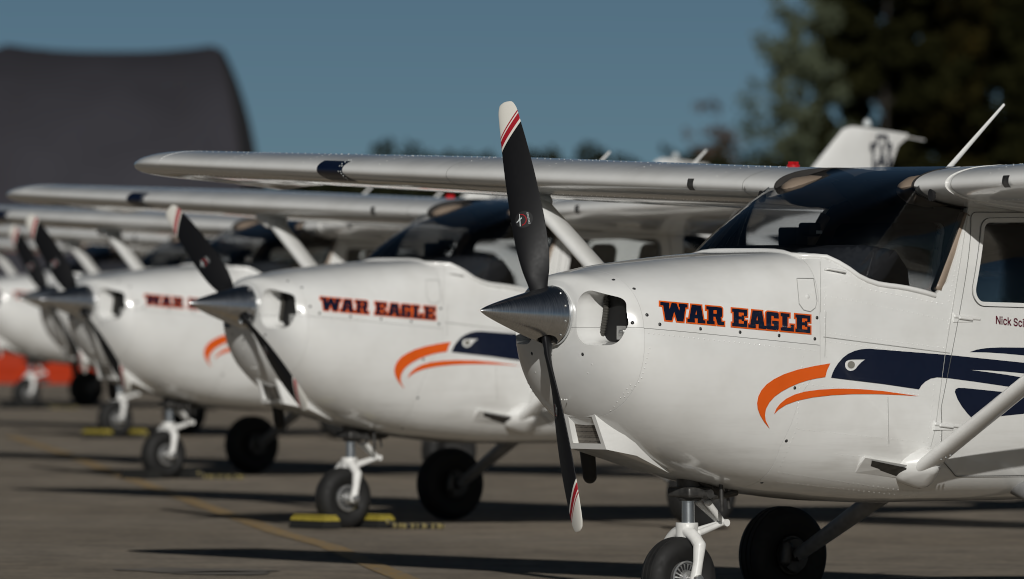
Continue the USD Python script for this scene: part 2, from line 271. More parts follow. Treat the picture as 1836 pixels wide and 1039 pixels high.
def domes(P, N, r, h):
    P, N = np.asarray(P), np.asarray(N); a = np.cross(N, [0.3, 0.1, 1.0]); a /= np.linalg.norm(a, axis=1)[:, None]; b = np.cross(N, a)
    v = P[:, None] + DOME_V[None, :, :1] * r * a[:, None] + DOME_V[None, :, 1:2] * r * b[:, None] + DOME_V[None, :, 2:] * h * N[:, None]
    f = DOME_F[None] + 13 * np.arange(len(P))[:, None, None]
    return trimesh.Trimesh(v.reshape(-1, 3), f.reshape(-1, 3), process=False)
def along(pts, step):
    L = LineString(pts); n = max(2, int(L.length / step) + 1); return np.array([L.interpolate(t, normalized=True).coords[0] for t in np.linspace(0, 1, n)])

# ---- airfoil and wing
XC = (1 - np.cos(np.linspace(0, np.pi, 26))) / 2
def foil(x, m=0.02, pc=0.4, t=0.113):
    yt = 5 * t * (0.2969 * np.sqrt(x) - 0.126 * x - 0.3516 * x ** 2 + 0.2843 * x ** 3 - 0.1036 * x ** 4)
    yc = np.where(x < pc, m / pc ** 2 * (2 * pc * x - x ** 2), m / (1 - pc) ** 2 * (1 - 2 * pc + 2 * pc * x - x ** 2)); return yc + yt, yc - yt
def wing_at(p):
    """leading edge s, z, chord, incidence, thickness factor"""
    k = np.clip((p - 2.60) / 2.65, 0, 1)
    return 2.055 + 0.16 * k, 1.886 + (p - 0.55) * 0.0308, 1.63 - 0.50 * k, math.radians(5.0 - .08 * np.clip(p, 0, 6)), 1.0
def wing_pt(p, x, upper, off=0.0, ext=0.0):
    s0, z0, c, inc, tf = wing_at(p); yu, yl = foil(np.asarray(x, float)); y = yu if upper else yl
    y = y + (off / c if upper else -off / c); ca, sa = math.cos(inc), math.sin(inc)
    xs = np.asarray(x, float) - (off / c * np.exp(-np.asarray(x, float) / 0.02))
    return np.stack([s0 + c * (xs * ca + y * sa), np.full_like(xs, p), z0 + c * (-xs * sa + y * ca)], -1)
def wing_ring(p, x0, x1):
    xs = x0 + (x1 - x0) * XC if x0 == 0 else np.linspace(x0, x1, 12)
    up, lo = wing_pt(p, xs, True), wing_pt(p, xs, False); return np.vstack([up, lo[::-1][1:-1]]) if x0 == 0 and x1 < 1 else np.vstack([up, lo[::-1]])
def wing_ring2(p, x0, x1):
    xs = (x0 + (x1 - x0) * (1 - np.cos(np.linspace(0, np.pi / 2 if x0 == 0 else np.pi, 22)))) if x0 == 0 else np.linspace(x0, x1, 10)
    xs = np.clip(xs, x0, x1); up, lo = wing_pt(p, xs, True), wing_pt(p, xs, False)
    return np.vstack([up, lo[::-1][:-1] if x0 == 0 else lo[::-1]])
def wing_solid(ps, x0, x1): return loft([wing_ring2(p, x0, x1) for p in ps])
def wing_tip():
    rings = []; p0, p1 = 5.20, 5.72
    for t in np.sin(np.linspace(0, np.pi / 2, 12)) * 0.995:
        p = p0 + (p1 - p0) * t; q = math.sqrt(max(1 - t * t, 1e-3)); s0, z0, c, inc, _ = wing_at(p)
        sh = 0.42 * (1 - q); xs = 1 - np.cos(np.linspace(0, np.pi / 2, 22)); yu, yl = foil(xs); cc = c - sh; droop = -0.035 * t * t - 0.02 * t * xs ** 2
        th = max(q, 0.12) ** 0.8 * c / cc
        up = np.stack([s0 + sh + cc * xs, np.full(22, p), z0 + cc * (yu * th) + droop - cc * xs * math.sin(inc)], 1); lo = np.stack([s0 + sh + cc * xs, np.full(22, p), z0 + cc * (yl * th) + droop * 1.3 - cc * xs * math.sin(inc)], 1)
        rings.append(np.vstack([up, lo[::-1][:-1]]))
    return loft(rings)
def wing_patch(p0, p1, xa, xb, off=0.002, n=14):
    """a patch of wing skin round the leading edge: from xa on the lower side to xb on the upper side"""
    rows = []
    for p in np.linspace(p0, p1, 5):
        lo = wing_pt(p, np.linspace(math.sqrt(xa), 0, n) ** 2, False, off); up = wing_pt(p, np.linspace(0, math.sqrt(xb), n)[1:] ** 2, True, off); rows.append(np.vstack([lo, up]))
    R = np.array(rows); k, m = R.shape[:2]; i, j = np.meshgrid(np.arange(k - 1), np.arange(m - 1), indexing='ij'); a = (i * m + j).ravel()
    t = trimesh.Trimesh(R.reshape(-1, 3), np.vstack([np.stack([a, a + 1, a + m + 1], 1), np.stack([a, a + m + 1, a + m], 1)]), process=False)
    if (t.face_normals * (t.triangles_center - [2.6, (p0 + p1) / 2, 1.95])).sum() < 0: t.invert()
    return t

# ---- body shells
SS = np.unique(np.concatenate([np.linspace(.405, .56, 22), np.linspace(.56, 2.3, 60), np.linspace(2.3, 7.95, 90)]))
outer = man(loft([section(s) for s in SS])); inner = man(loft([section(s, 0.022) for s in np.linspace(1.5, 4.35, 60)]))
B_SIDE = to_skin([(1473, 460), (1512, 476), (1546, 499), (1577, 510), (1620, 516), (1677, 530)])
POST = np.array([(2.185, 1.466), (2.275, 1.65), (2.345, 1.777)])
ws_cut = Polygon([(1.46, 2.3), (1.46, 1.5915), (1.52, 1.588), *map(tuple, B_SIDE), *map(tuple, POST), (2.43, 1.90), (2.44, 2.3)])
cavity = inner ^ man(prism(Polygon([(1.50, 0.72), (4.35, 0.85), (4.35, 2.2), (1.50, 2.2)]), -1, 1))
WIN = rounded(Polygon([tuple(x) for x in to_skin([(1762, 402), (1743, 541)])] + [(3.10, 1.36), (3.16, 1.755)]), 0.045)
z_bl = to_skin([(1744, 541)])[0]; z_tl = to_skin([(1764, 400)])[0]
WIN = rounded(Polygon([z_tl, z_bl, (3.06, z_bl[1] - 0.015), (3.08, z_tl[1] + 0.01)]), 0.05)
WIN2 = rounded(Polygon([(3.26, 1.765), (3.22, 1.36), (3.95, 1.37), (4.05, 1.50), (3.85, 1.70)]), 0.05)
DOOR = rounded(Polygon([(z_tl[0] - .065, z_tl[1] + .045), (z_bl[0] - .10, 1.25), (2.145, .92), (2.17, .70), (2.30, .62), (3.02, .62), (3.14, .90), (3.15, z_tl[1] + .05)]), 0.04)
fus = outer - man(prism(ws_cut, -1, 1)) - cavity
for w in (WIN, WIN2): fus = fus - man(prism(w, -1, 1))
rearcut = man(prism(Polygon([(3.88, 2.2), (3.88, 1.80), (4.40, 1.60), (4.62, 1.62), (4.62, 2.2)]), -0.33, 0.33))
fus = fus - (rearcut)
# nose bowl with its two cooling inlets
inl = rounded(Polygon([(.160, 1.205), (.340, 1.196), (.372, 1.28), (.340, 1.385), (.165, 1.415)]), 0.05)
def inlet_ring(buf, s, sg):
    L = inl.buffer(buf).exterior; n = 72; c = np.array(inl.centroid.coords[0]); P = np.array([L.interpolate(t, normalized=True).coords[0] for t in np.arange(n) / n])
    P = np.roll(P, -int(np.argmin(np.arctan2(P[:, 1] - c[1], P[:, 0] - c[0]))), axis=0); return np.stack([np.full(n, s), sg * P[:, 0], P[:, 1]], 1)
def inlet(sg, grow=0.0, s0=0.30, s1=0.70, bell=True):
    st = [(s0, .014), (.430, .014), (.455, .009), (.48, .005), (.505, .002), (.53, .0005), (.545, 0.0), (s1, 0.0)] if bell else [(s0, 0.0), (s1, 0.0)]
    return man(loft([inlet_ring(b + grow, s_, sg) for s_, b in st]))
nose = fus.trim_by_plane((-1, 0, 0), -0.5570); rest = fus.trim_by_plane((1, 0, 0), 0.5585)
for sg in (1, -1):
    nose = nose - inlet(sg); rest = rest - inlet(sg)
lo_cut = man(prism(Polygon([(.3, -.2), (1.468, -.2), (1.33, .55), (1.30, .75), (1.36, .97), (1.468, 1.10), (1.468, 2.2), (.3, 2.2)]), -1, 1))
cowl = rest ^ lo_cut; hullbody = rest - man(prism(Polygon([(.3, -.2), (1.4705, -.2), (1.3325, .55), (1.3025, .75), (1.3625, .97), (1.4705, 1.10), (1.4705, 2.2), (.3, 2.2)]), -1, 1))
SEAM_H = to_skin([(1157, 589), (1466, 619)])
def zseam(s): return SEAM_H[0, 1] + (s - SEAM_H[0, 0]) * (SEAM_H[1, 1] - SEAM_H[0, 1]) / (SEAM_H[1, 0] - SEAM_H[0, 0])
upc = man(prism(Polygon([(.3, zseam(.3) + .0009), (1.6, zseam(1.6) + .0009), (1.6, 2.3), (.3, 2.3)]), -1, 1))
loc = man(prism(Polygon([(.3, zseam(.3) - .0009), (1.6, zseam(1.6) - .0009), (1.6, -.3), (.3, -.3)]), -1, 1))
cowl_up, cowl_low = cowl ^ upc, cowl ^ loc
nose_up, nose_low = nose ^ man(prism(Polygon([(.3, 1.2635), (.7, 1.2635), (.7, 2), (.3, 2)]), -1, 1)), nose ^ man(prism(Polygon([(.3, 1.262), (.7, 1.262), (.7, .2), (.3, .2)]), -1, 1))
def pane(poly, sg):
    sh = (outer - man(loft([section(s, 0.006) for s in np.linspace(2.1, 4.6, 60)]))) ^ man(prism(poly, *((0.05, 1) if sg > 0 else (-1, -0.05)))); return sh

# windscreen: a patch between the base curve on the deck and the front edge of the roof
def windscreen(off=0.0, n=41, mrows=19, inner_u=1.0):
    Bs = [np.array([1.463, q, top(1.463, q) - .002]) for q in (0, .10, .20, .28, .34)]
    Bs = Bs + [np.array([s, side(s, z) - .003, z]) for s, z in B_SIDE]
    Ts = [np.array([2.46, q, 1.972]) for q in (0, .12, .24)] + [np.array(q) for q in ((2.46, .36, 1.972), (2.36, .455, 1.970), (2.17, .476, 1.950), (2.09, .484, 1.912), (2.072, .492, 1.875), (2.16, .497, 1.800))] + [np.array([2.345, side(2.345, 1.777) - .003, 1.777])]
    def curve(P, u):
        P = np.array(P); d = np.r_[0, np.cumsum(np.linalg.norm(np.diff(P, axis=0), axis=1))]; d /= d[-1]; return np.stack([PchipInterpolator(d, P[:, k])(u) for k in range(3)], -1)
    us = np.linspace(-1, 1, n); rows = []
    for u in us:
        a = abs(u); b = curve(Bs, a); t = curve(Ts, a); m = (b + t) / 2
        bulge = np.array([-0.13, 0.0, 0.105]) * (1 - a ** 3) + np.array([0, 0.05, 0.0]) * math.sin(math.pi * a ** 1.5)
        m = m + bulge; v = np.linspace(0, 1, mrows)[:, None]
        row = (1 - v) ** 2 * b + 2 * v * (1 - v) * m + v ** 2 * t; row[:, 1] *= np.sign(u) if u else 0; rows.append(row)
    R = np.array(rows); k, m = R.shape[:2]; i, j = np.meshgrid(np.arange(k - 1), np.arange(m - 1), indexing='ij'); a = (i * m + j).ravel()
    t = trimesh.Trimesh(R.reshape(-1, 3), np.vstack([np.stack([a, a + 1, a + m + 1], 1), np.stack([a, a + m + 1, a + m], 1)]), process=False)
    if t.face_normals[:, 0].sum() > 0: t.invert()
    return t, R
ws_mesh, ws_rows = windscreen()

# ---- livery, digitised on the photograph
c4 = lambda P: [(1340 + x / 3.7016, 580 + y / 3.7016) for x, y in P]
c3 = lambda P: [(1160 + x / 5.4, 510 + y / 5.4) for x, y in P]
def smoothpoly(P, it=2):
    P = np.array(P, float)
    for _ in range(it): P = np.stack([0.75 * P + 0.25 * np.roll(P, -1, 0), 0.25 * P + 0.75 * np.roll(P, -1, 0)], 1).reshape(-1, 2)
    return P
HEAD = Polygon(c4([(553, 361), (562, 332), (577, 300), (600, 265), (630, 230), (665, 203), (710, 183), (755, 172), (805, 169), (900, 176), (1330, 210), (1836, 262), (2300, 330), (2050, 345), (1836, 333), (1700, 320), (1580, 312), (1475, 309),
      (1600, 325), (1720, 342), (1836, 362), (2100, 415), (1950, 450), (1780, 428), (1500, 387), (1310, 362), (1258, 358), (1215, 366), (1180, 385), (1152, 412), (1137, 438), (900, 403), (700, 379)]))
EYE = Polygon(c4([(646, 285), (645, 268), (652, 252), (668, 243), (690, 240), (781, 239), (755, 257), (730, 283), (716, 302), (700, 313), (680, 317), (662, 310), (651, 298)]))
PUPIL = Point(*c4([(687, 275)])[0]).buffer(24 / 3.7)
FEATHER = Polygon(c4([(1473, 191), (1520, 175), (1580, 165), (1680, 160), (1836, 162), (2300, 200), (1836, 213), (1690, 200), (1580, 193)]))
WINGLOW = Polygon(c4([(1374, 455), (1379, 438), (1396, 429), (1440, 430), (1836, 470), (2300, 530), (1836, 600), (1640, 620), (1495, 638), (1455, 595), (1420, 550), (1393, 505)]))
BEAK = Polygon(c4([(548, 266), (527, 310), (515, 357), (455, 366), (400, 378), (340, 397), (280, 423), (225, 453), (180, 485), (145, 523), (122, 565), (114, 610), (120, 645), (146, 698), (110, 655), (82, 608), (66, 565), (62, 528),
      (70, 485), (90, 445), (125, 405), (175, 370), (240, 338), (330, 308), (440, 284)]))
MOUTH = Polygon(c4([(175, 602), (190, 565), (215, 533), (255, 500), (310, 473), (380, 453), (480, 440), (600, 434), (750, 437), (900, 450), (1020, 467), (1137, 484), (1000, 475), (850, 470), (700, 470), (560, 477), (430, 492), (330, 513), (255, 540), (205, 572)]))
R_ = lambda a, b, c, d: sbox(a, b, c, d)
Q_ = lambda *p: Polygon(p)
def L_W(): return unary_union([Q_((148, 170), (203, 170), (236, 0), (176, 0)), Q_((183, 0), (236, 0), (283, 170), (234, 170)), Q_((234, 170), (283, 170), (350, 0), (288, 0)), Q_((292, 0), (350, 0), (373, 170), (320, 170)), R_(125, 138, 212, 170), R_(305, 138, 388, 170)])
def L_A(): return unary_union([Q_((400, 0), (452, 0), (482, 170), (428, 170)), Q_((495, 0), (548, 0), (520, 170), (464, 170)), R_(430, 42, 522, 78), R_(386, 0, 460, 32), R_(487, 0, 561, 32), R_(427, 138, 521, 170)])
def L_R(): return unary_union([R_(590, 0, 640, 170), R_(570, 138, 650, 170), R_(576, 0, 652, 32), R_(600, 74, 724, 170).buffer(-18).buffer(18) - R_(640, 104, 672, 140), Q_((655, 90), (705, 90), (728, 0), (680, 0)), R_(682, 0, 742, 32)])
def L_E(): return unary_union([R_(835, 0, 885, 170), R_(820, 138, 890, 170), R_(820, 0, 890, 32), R_(835, 138, 965, 170), R_(935, 106, 965, 170), R_(880, 70, 935, 101), R_(913, 58, 935, 113), R_(835, 0, 965, 32), R_(935, 0, 965, 64)])
def L_G(): return unary_union([(R_(1150, 0, 1272, 170).buffer(-20).buffer(20) - R_(1200, 36, 1224, 134) - R_(1215, 84, 1290, 112)), R_(1207, 58, 1272, 88)])
def L_L(): return unary_union([R_(1305, 0, 1356, 170), R_(1290, 138, 1376, 170), R_(1290, 0, 1418, 32), R_(1387, 0, 1418, 66)])
LET = [L_W(), L_A(), L_R(), L_E(), affinity.translate(L_A(), 590, 0), L_G(), L_L(), affinity.translate(L_E(), 612, 0)]
def to_photo(g): return affinity.affine_transform(g, [1 / 5.4, 0, 0.0897 / 5.4, -1 / 5.4, 1160, 510 + (345 - 12) / 5.4])
def fill(g): return unary_union([Polygon(x.exterior) for x in getattr(g, 'geoms', [g])])
WORDS = [to_photo(g) for g in LET]
OUTLINE = to_photo(fill(unary_union([g.buffer(13, join_style=2, mitre_limit=2.5) for g in LET[:3]])).union(fill(unary_union([g.buffer(13, join_style=2, mitre_limit=2.5) for g in LET[3:]]))))

def port_decals(parent):
    """the paint scheme on the port side"""
    F = dict(parent=parent, smooth=True, flip=True)
    put('orange_lettering_edge', decal_px(OUTLINE, 0.0026, 6), M['orange'], label='orange outline of the lettering WAR EAGLE', **F)
    for g in WORDS: put('letter', decal_px(g, 0.0034, 6), M['navy'], **F)
    put('navy_bird_head', decal_px(HEAD - EYE, 0.003), M['navy'], **F); put('bird_eye', decal_px(PUPIL, 0.003, 4), M['greyvinyl'], **F)
    put('navy_feather', decal_px(FEATHER, 0.003), M['navy'], **F); put('navy_feather', decal_px(WINGLOW, 0.003), M['navy'], **F)
    put('orange_beak', decal_px(BEAK, 0.003), M['orange'], **F); put('orange_beak', decal_px(MOUTH, 0.003), M['orange'], **F)
    tailband = Polygon([(4.75, 1.452), (5.1, 1.43), (5.6, 1.40), (6.4, 1.375), (6.4, 1.30), (5.7, 1.36), (5.2, 1.405)])
    put('orange_tail_band', decal_sz(tailband), M['orange'], **F)

def name_decal(parent):
    t = meshkit.text_mesh('Nick Sci', 13.6, 1.0, bold=True); v, f = np.array(t.vertices), np.array(t.faces); k = np.all(v[f][:, :, 2] > 0.5, axis=1)
    v, f = trimesh.remesh.subdivide_to_size(v * [0.72, 1, 0], f[k], 6.0, max_iter=12)
    px = np.stack([1783.5 + v[:, 0], 580.5 - v[:, 1] + 0.115 * v[:, 0]], 1)
    put('name_lettering', facing(trimesh.Trimesh(skin(to_skin(px), 0.004)[0], f, process=False), 1), M['maroon'], parent, True, True)

SEAMS = [[(1470, 560), (1470, 470)], [(1475, 604), (1702, 633)], [(1735, 380), (1706, 560), (1694, 632)], [(1694, 632), (1676, 770), (1668, 800)], [(1591, 712), (1593, 795)],
         [(1478, 640), (1480, 560)]]
COWLDOOR = Polygon([(1428, 500), (1432, 545), (1440, 556), (1452, 559), (1461, 552), (1464, 540), (1458, 500)])
RIVET_ROWS = [[(1478, 500), (1481, 640)], [(1163, 598), (1462, 629)], [(1480, 597), (1692, 624)], [(1480, 612), (1692, 640)], [(1440, 689), (1648, 708)], [(1432, 770), (1655, 793)], [(1591, 640), (1592, 800)], [(1675, 690), (1664, 795)],
    [(1440, 640), (1428, 770), (1400, 836)], [(1396, 847), (1646, 884)], [(1394, 864), (1640, 891)], [(1734, 398), (1706, 560), (1700, 590)], [(1722, 440), (1702, 540)], [(1690, 545), (1560, 520), (1500, 500)], [(1700, 575), (1560, 545), (1482, 530)],
    [(1800, 850), (1836, 850)], [(1130, 690), (1095, 737)], [(1165, 625), (1150, 680), (1120, 712)], [(1013, 653), (1024, 653)], [(1013, 717), (1033, 717)], [(1560, 820), (1500, 815)], [(1010, 668), (1022, 669)], [(1690, 700), (1686, 800)]]
SCREWS = [(1160, 565), (1137, 518), (1100, 502), (1183, 582), (1256, 590), (1327, 596), (1397, 602), (1465, 570), (1461, 608), (1425, 696), (1410, 791), (1134, 579), (1044, 638), (1065, 636), (1366, 866)]

# ---------------------------------------------------------------- one aircraft with all its parts
def build_aircraft(path):
    A = dict(flip=True)
    fu = put('fuselage', hullbody, M['white'], path, 35, **A)
    put('upper_cowling', cowl_up, M['white'], path, 35, **A); lc = put('lower_cowling', cowl_low, M['white'], path, 35, **A)
    nb = put('nose_bowl', nose_up + nose_low, M['white'], path, 35, **A)
    for sg in (1, -1):
        duct = inlet(sg, -0.0005, 0.5, 0.72, False) ^ man(bx((.545, -1, 0), (.72, 1, 2)))
        put('inlet_baffle', duct, M['pit'], nb, 30, **A)
        pts = [(.50 + .02 * k, sg * (.150 + .015 * math.sin(k)), 1.24 + .0) for k in range(2)]
        hp = np.array([(.535, sg * (.158 + .03 * math.sin(t * 1.7)), 1.225 + .165 * t) for t in np.linspace(0, 1, 30)])
        put('baffle_seal', tube(hp, [0.011 + 0.0022 * (k % 2) for k in range(30)], 8), M['hose'], nb, 30, **A)
        br = cat(bx((.525, sg * .27, 1.212), (.529, sg * .33, 1.27)), lathe([(0, .012), (.02, .010), (.021, .004)], 10, 'p', (.52, sg * .300, 1.243)))
        put('baffle_bracket', br, M['alloy'], nb, 30, **A)
    port_decals(fu)
    sp, sn = skin(np.vstack([to_skin(along(r, 9.0 if i else 11.0)) for i, r in enumerate(RIVET_ROWS)]), 0.0)
    sp = np.vstack([sp, sp * [1, -1, 1]]); sn = np.vstack([sn, sn * [1, -1, 1]])
    put('rivets', domes(sp, sn, 0.0037, 0.0020), M['white'], fu, True, True, kind='stuff')
    sc, scn = skin(to_skin(SCREWS), 0.0)
    for P, N in zip(sc, scn):
        for fl_ in ([1, 1, 1], [1, -1, 1]): put('fastener', domes([P * fl_], [N * fl_], 0.0085, 0.0035), M['fastener'], fu, True, True)
    for L in SEAMS: put('skin_seam', seam_px(L, 0.85), M['softseam'], fu, True, True)
    put('skin_seam', decal_px(COWLDOOR.exterior.buffer(0.55), 0.0042, 6), M['softseam'], fu, True, True)
    P, N = skin(to_skin([(1448, 532)]), 0.0); put('fastener', domes(P, N, 0.012, 0.004), M['white'], fu, True, True)
    # doors, proud of the skin by a hair, with window panes and hinges
    for sg in (1, -1):
        d = decal_sz(DOOR - WIN, 0.0016, 0.05); d = d if sg > 0 else mirror(d)
        dp = put('door', d, M['white'], path, True, True)
        ring = decal_sz(DOOR.exterior.buffer(0.0016).intersection(DOOR.buffer(.01)), 0.0044, 0.05); put('door_seal', ring if sg > 0 else mirror(ring), M['seam'], dp, True, True)
        wf = decal_sz(WIN.buffer(0.018) - WIN.buffer(0.002), 0.008, 0.05); put('window_frame', wf if sg > 0 else mirror(wf), M['white'], dp, True, True)
        wl = decal_sz(WIN.buffer(0.0215) - WIN.buffer(0.018), 0.0035, 0.05); put('window_seal', wl if sg > 0 else mirror(wl), M['seam'], dp, True, True)
        put('window_pane', pane(WIN, sg), M['glass_dark'], dp, 30, True); put('rear_side_window', pane(WIN2, sg), M['glass_dark'], path, 30, True)
        for hz, hs in ((to_skin([(1725, 570)])[0], 1), (to_skin([(1690, 763)])[0], 1)):
            s0, z0 = hz; p0 = float(side(s0, z0)); h = cat(hull((s0 - .045, sg * (p0 + .002), z0 + .006, .009), (s0 + .10, sg * (p0 + .002), z0 - .006, .007)), hull((s0 - .02, sg * (p0 + .008), z0, .007), (s0 + .05, sg * (p0 + .008), z0 - .007, .007)),
                    hull((s0 - .05, sg * p0, z0 + .018, .004), (s0 - .05, sg * p0, z0 - .018, .004), (s0 + .06, sg * p0, z0 - .018, .004)))
            put('door_hinge', h, M['white'], dp, 30, True)
    name_decal(fu)
    # step plate / air outlet in front of the strut cuff and a lip on the cowl deck
    for sg in (1, -1):
        q = to_skin([(1530, 848), (1545, 821), (1618, 834), (1618, 858)]); base = [np.array([s, sg * float(side(s, z)), z]) for s, z in q]
        o = np.array([0, sg * .030, 0.0]); w_in = np.array([0, -sg * .01, 0]); lip = [base[1] + o * .7, base[2] + o, base[2] + w_in, base[1] + w_in]
        P = np.array([b + w_in for b in base] + [base[0] + [.01, sg * .002, 0], base[1] + o * .8, base[2] + o, base[3] + [0, sg * .004, 0]]); hv = trimesh.convex.convex_hull(P)
        vent = put('air_outlet', hv, M['white'], path, False, True)
        put('outlet_opening', trimesh.convex.convex_hull(np.array([P[5] + [.035, sg * .003, -.012], P[6] + [-.004, sg * .003, -.012], P[7] + [-.004, sg * .006, .004], P[4] + [.075, sg * .008, .004]])), M['steel'], vent, False, True)
        b0 = to_skin([(1478, 484), (1515, 489)]); pp = [np.array([s, sg * float(side(s, z)), z]) for s, z in b0]
        put('deck_handhold', tube([pp[0] + [0, sg * .002, 0], pp[0] + [0.012, sg * .016, .004], pp[1] + [-.012, sg * .016, .004], pp[1] + [0, sg * .002, 0]], .0055, 8), M['white'], path, True, True)
    # windscreen with frame
    w = put('windscreen', ws_mesh, M['glass'], path, True, True)
    put('windscreen_frame', tube([r[0] for r in ws_rows], .0125, 10), M['white'], path, True, True)
    for k in (0, -1):
        put('door_post_trim', tube(ws_rows[k][1:-1] + [0.012, -0.016 * np.sign(ws_rows[k][0, 1]), 0], [.026] * 17, 8), M['tan'], path, True, True)
    # interior
    edge_strip = (man(loft([section(s_, .0012) for s_ in (2.402, 2.4312)])) - man(loft([section(s_, .040) for s_ in (2.39, 2.45)]))) ^ man(bx((2.3, -.45, 1.82), (2.5, .45, 2.1)))
    put('added_roof_edge_strip', edge_strip, M['black'], path, 30, True)  # added black strip that hides the sunlit cut edge of the roof shell
    gs = Polygon([(1.475, 1.50), (1.475, 1.582), (1.55, 1.602), (1.80, 1.622), (1.93, 1.60), (2.00, 1.52), (2.02, 1.40), (2.0, 1.15), (1.9, 1.15), (1.9, 1.40), (1.6, 1.40)])
    gsm = man(prism(gs, -.47, .47)) ^ man(loft([section(s, 0.03) for s in np.linspace(1.47, 2.1, 16)]))
    put('glareshield', gsm, M['deck'], path, 30, True)
    put('instrument_panel', man(prism(Polygon([(1.93, 1.05), (2.005, 1.05), (2.005, 1.50), (1.93, 1.52)]), -.44, .44)), M['black'], path, 30, True)
    for sg in (1, -1):
        st = [hull((2.62, sg * .16, .95, .05), (2.62, sg * .34, .95, .05), (3.05, sg * .16, .93, .06), (3.05, sg * .34, .93, .06)), hull((3.05, sg * .12, .95, .05), (3.05, sg * .38, .95, .05), (3.17, sg * .14, 1.44, .05), (3.17, sg * .36, 1.44, .05))]
        s_ = put('seat', cat(*st), M['seat'], path, 40, True)
        put('headrest', hull((3.20, sg * .19, 1.56, .05), (3.20, sg * .31, 1.56, .05), (3.22, sg * .19, 1.66, .045), (3.22, sg * .31, 1.66, .045)), M['seat'], s_, 40, True)
        put('yoke', cat(tube([(1.99, sg * .24, 1.30), (2.22, sg * .24, 1.30)], .013, 8), tube([(2.22, sg * .24 - .13, 1.38), (2.22, sg * .24 - .12, 1.29), (2.22, sg * .24, 1.28), (2.22, sg * .24 + .12, 1.29), (2.22, sg * .24 + .13, 1.38)], .014, 8)), M['black'], path, 30, True)
        put('vent_fairing', man(lathe([(-.16, .001), (-.14, .045), (-.09, .075), (0, .09), (.1, .085), (.2, .05)], 24, 's', (0, 0, 0))).scale((1, 1.0, .80)).translate((2.19, sg * .385, 1.862)), M['tan'], path, True, True)
        put('sun_visor', man(prism(Polygon([(2.20, 1.90), (2.23, 1.91), (2.37, 1.80), (2.345, 1.785)]), *sorted((sg * .06, sg * .26)))), M['liner'], path, 30, True)
    put('rear_bench', cat(hull((3.7, -.34, .95, .07), (3.7, .34, .95, .07), (4.0, -.34, .95, .07), (4.0, .34, .95, .07)), hull((4.0, -.34, 1.0, .05), (4.0, .34, 1.0, .05), (4.12, -.32, 1.42, .05), (4.12, .32, 1.42, .05))), M['seat'], path, 40, True)
    lin = (man(loft([section(s, 0.0235) for s in np.linspace(1.5, 4.35, 50)])) - man(loft([section(s, 0.034) for s in np.linspace(1.49, 4.36, 50)]))) ^ man(prism(Polygon([(1.51, 0.73), (4.34, 0.86), (4.34, 2.2), (1.51, 2.2)]), -1, 1))
    lin = lin - man(prism(ws_cut, -1, 1)) - rearcut
    for w in (WIN, WIN2): lin = lin - man(prism(w, -1, 1))
    put('cabin_lining', lin, M['liner'], path, 30, True)
    put('compass', cat(bx((1.80, -.16, 1.615), (1.87, -.03, 1.70), .012), bx((1.83, -.06, 1.66), (1.90, .02, 1.72), .012)), M['black'], path, 40, True)
    put('compass_label', bx((1.868, -.0, 1.672), (1.902, .0215, 1.686)), M['clearlens'], path, False, True)
    put('rear_window', man(prism(Polygon([(3.86, 1.835), (3.86, 1.845), (4.55, 1.665), (4.55, 1.655)]), -.32, .32)), M['glass_dark'], path, 30, True)
    # wings with ailerons, flaps, tips, light lens, struts
    for sg in (1, -1):
        fl = (lambda m: m) if sg > 0 else mirror
        W = put('wing', fl(wing_solid(np.concatenate([[.47], np.linspace(.6, 2.6, 9), np.linspace(2.9, 5.2, 9)]), 0, .715)), M['white'], path, 35, True)
        rt = wing_solid([.462, .50, .62, .66], 0, .70); rt.vertices = (rt.vertices - [2.6, 0, 1.90]) * [1.022, 1, 1.02] + [2.6, 0, 1.90]
        rl = wing_solid([.446, .4605], 0, .70); rl.vertices = (rl.vertices - [2.6, 0, 1.90]) * [1.026, 1, 1.06] + [2.6, 0, 1.90]
        put('wing_root_lining', fl(rl), M['liner'], path, 35, True)
        RF = put('wing_root_fairing', fl(rt), M['white'], path, 35, True)
        hp = wing_pt(.56, [.0135], False, .012)[0]; put('cabin_air_inlet', man(lathe([(-.012, .027), (.006, .027)], 18, 's')).scale((1, .62, 1)).translate((hp[0] - .006, sg * hp[1], hp[2] - .006)), M['black'], RF, 30, True)
        put('flap', fl(wing_solid(np.linspace(.66, 2.58, 8), .722, .995)), M['white'], path, 35, True)
        put('aileron', fl(wing_solid(np.linspace(2.62, 5.18, 8), .722, .995)), M['white'], path, 35, True)
        put('wing_tip', fl(wing_tip()), M['white'], path, 40, True)
        ll = put('landing_light_lens', fl(wing_patch(3.64, 3.85, .07, .032)), M['navy'], W, True, True)
        for r in range(9):
            for c_ in range(2):
                if (3 * r + 5 * c_) % 7 in (0, 4): continue
                a = .0004 + .0036 * abs(r - 4) ** 1.7; u = r > 4; lo_ = wing_pt(3.652, [a], u, .0034)[0]
                n_ = np.array([-.9, 0, .45 if u else -.45]); put('lens_marking', fl(domes([lo_ + [0, .016 * c_, 0]], [n_ / np.linalg.norm(n_)], 0.0042, .0015)), M['clearlens'], ll, False, True)
        put('stall_strip', fl(wing_patch(1.02, 1.06, .010, .003, .006, 8)), M['steel'], W, True, True)
        for q_ in ((2.795, 2.80, .12, .25, .0015), (.685, .690, .1, .3, .0015)): put('skin_seam', fl(wing_patch(*q_)), M['softseam'], W, True, True)
        RP = []; 
        for x in (.17,):
            for p in np.arange(.72, 5.15, .05): RP.append(wing_pt(p, [x], True)[0])
        for p in np.arange(.9, 5.1, .62):
            for x in np.linspace(.02, .30, 11): RP.append(wing_pt(p, [x], True)[0])
        for x in (.03, .12): 
            for p in np.arange(.72, 5.15, .04): RP.append(wing_pt(p, [x], False)[0])
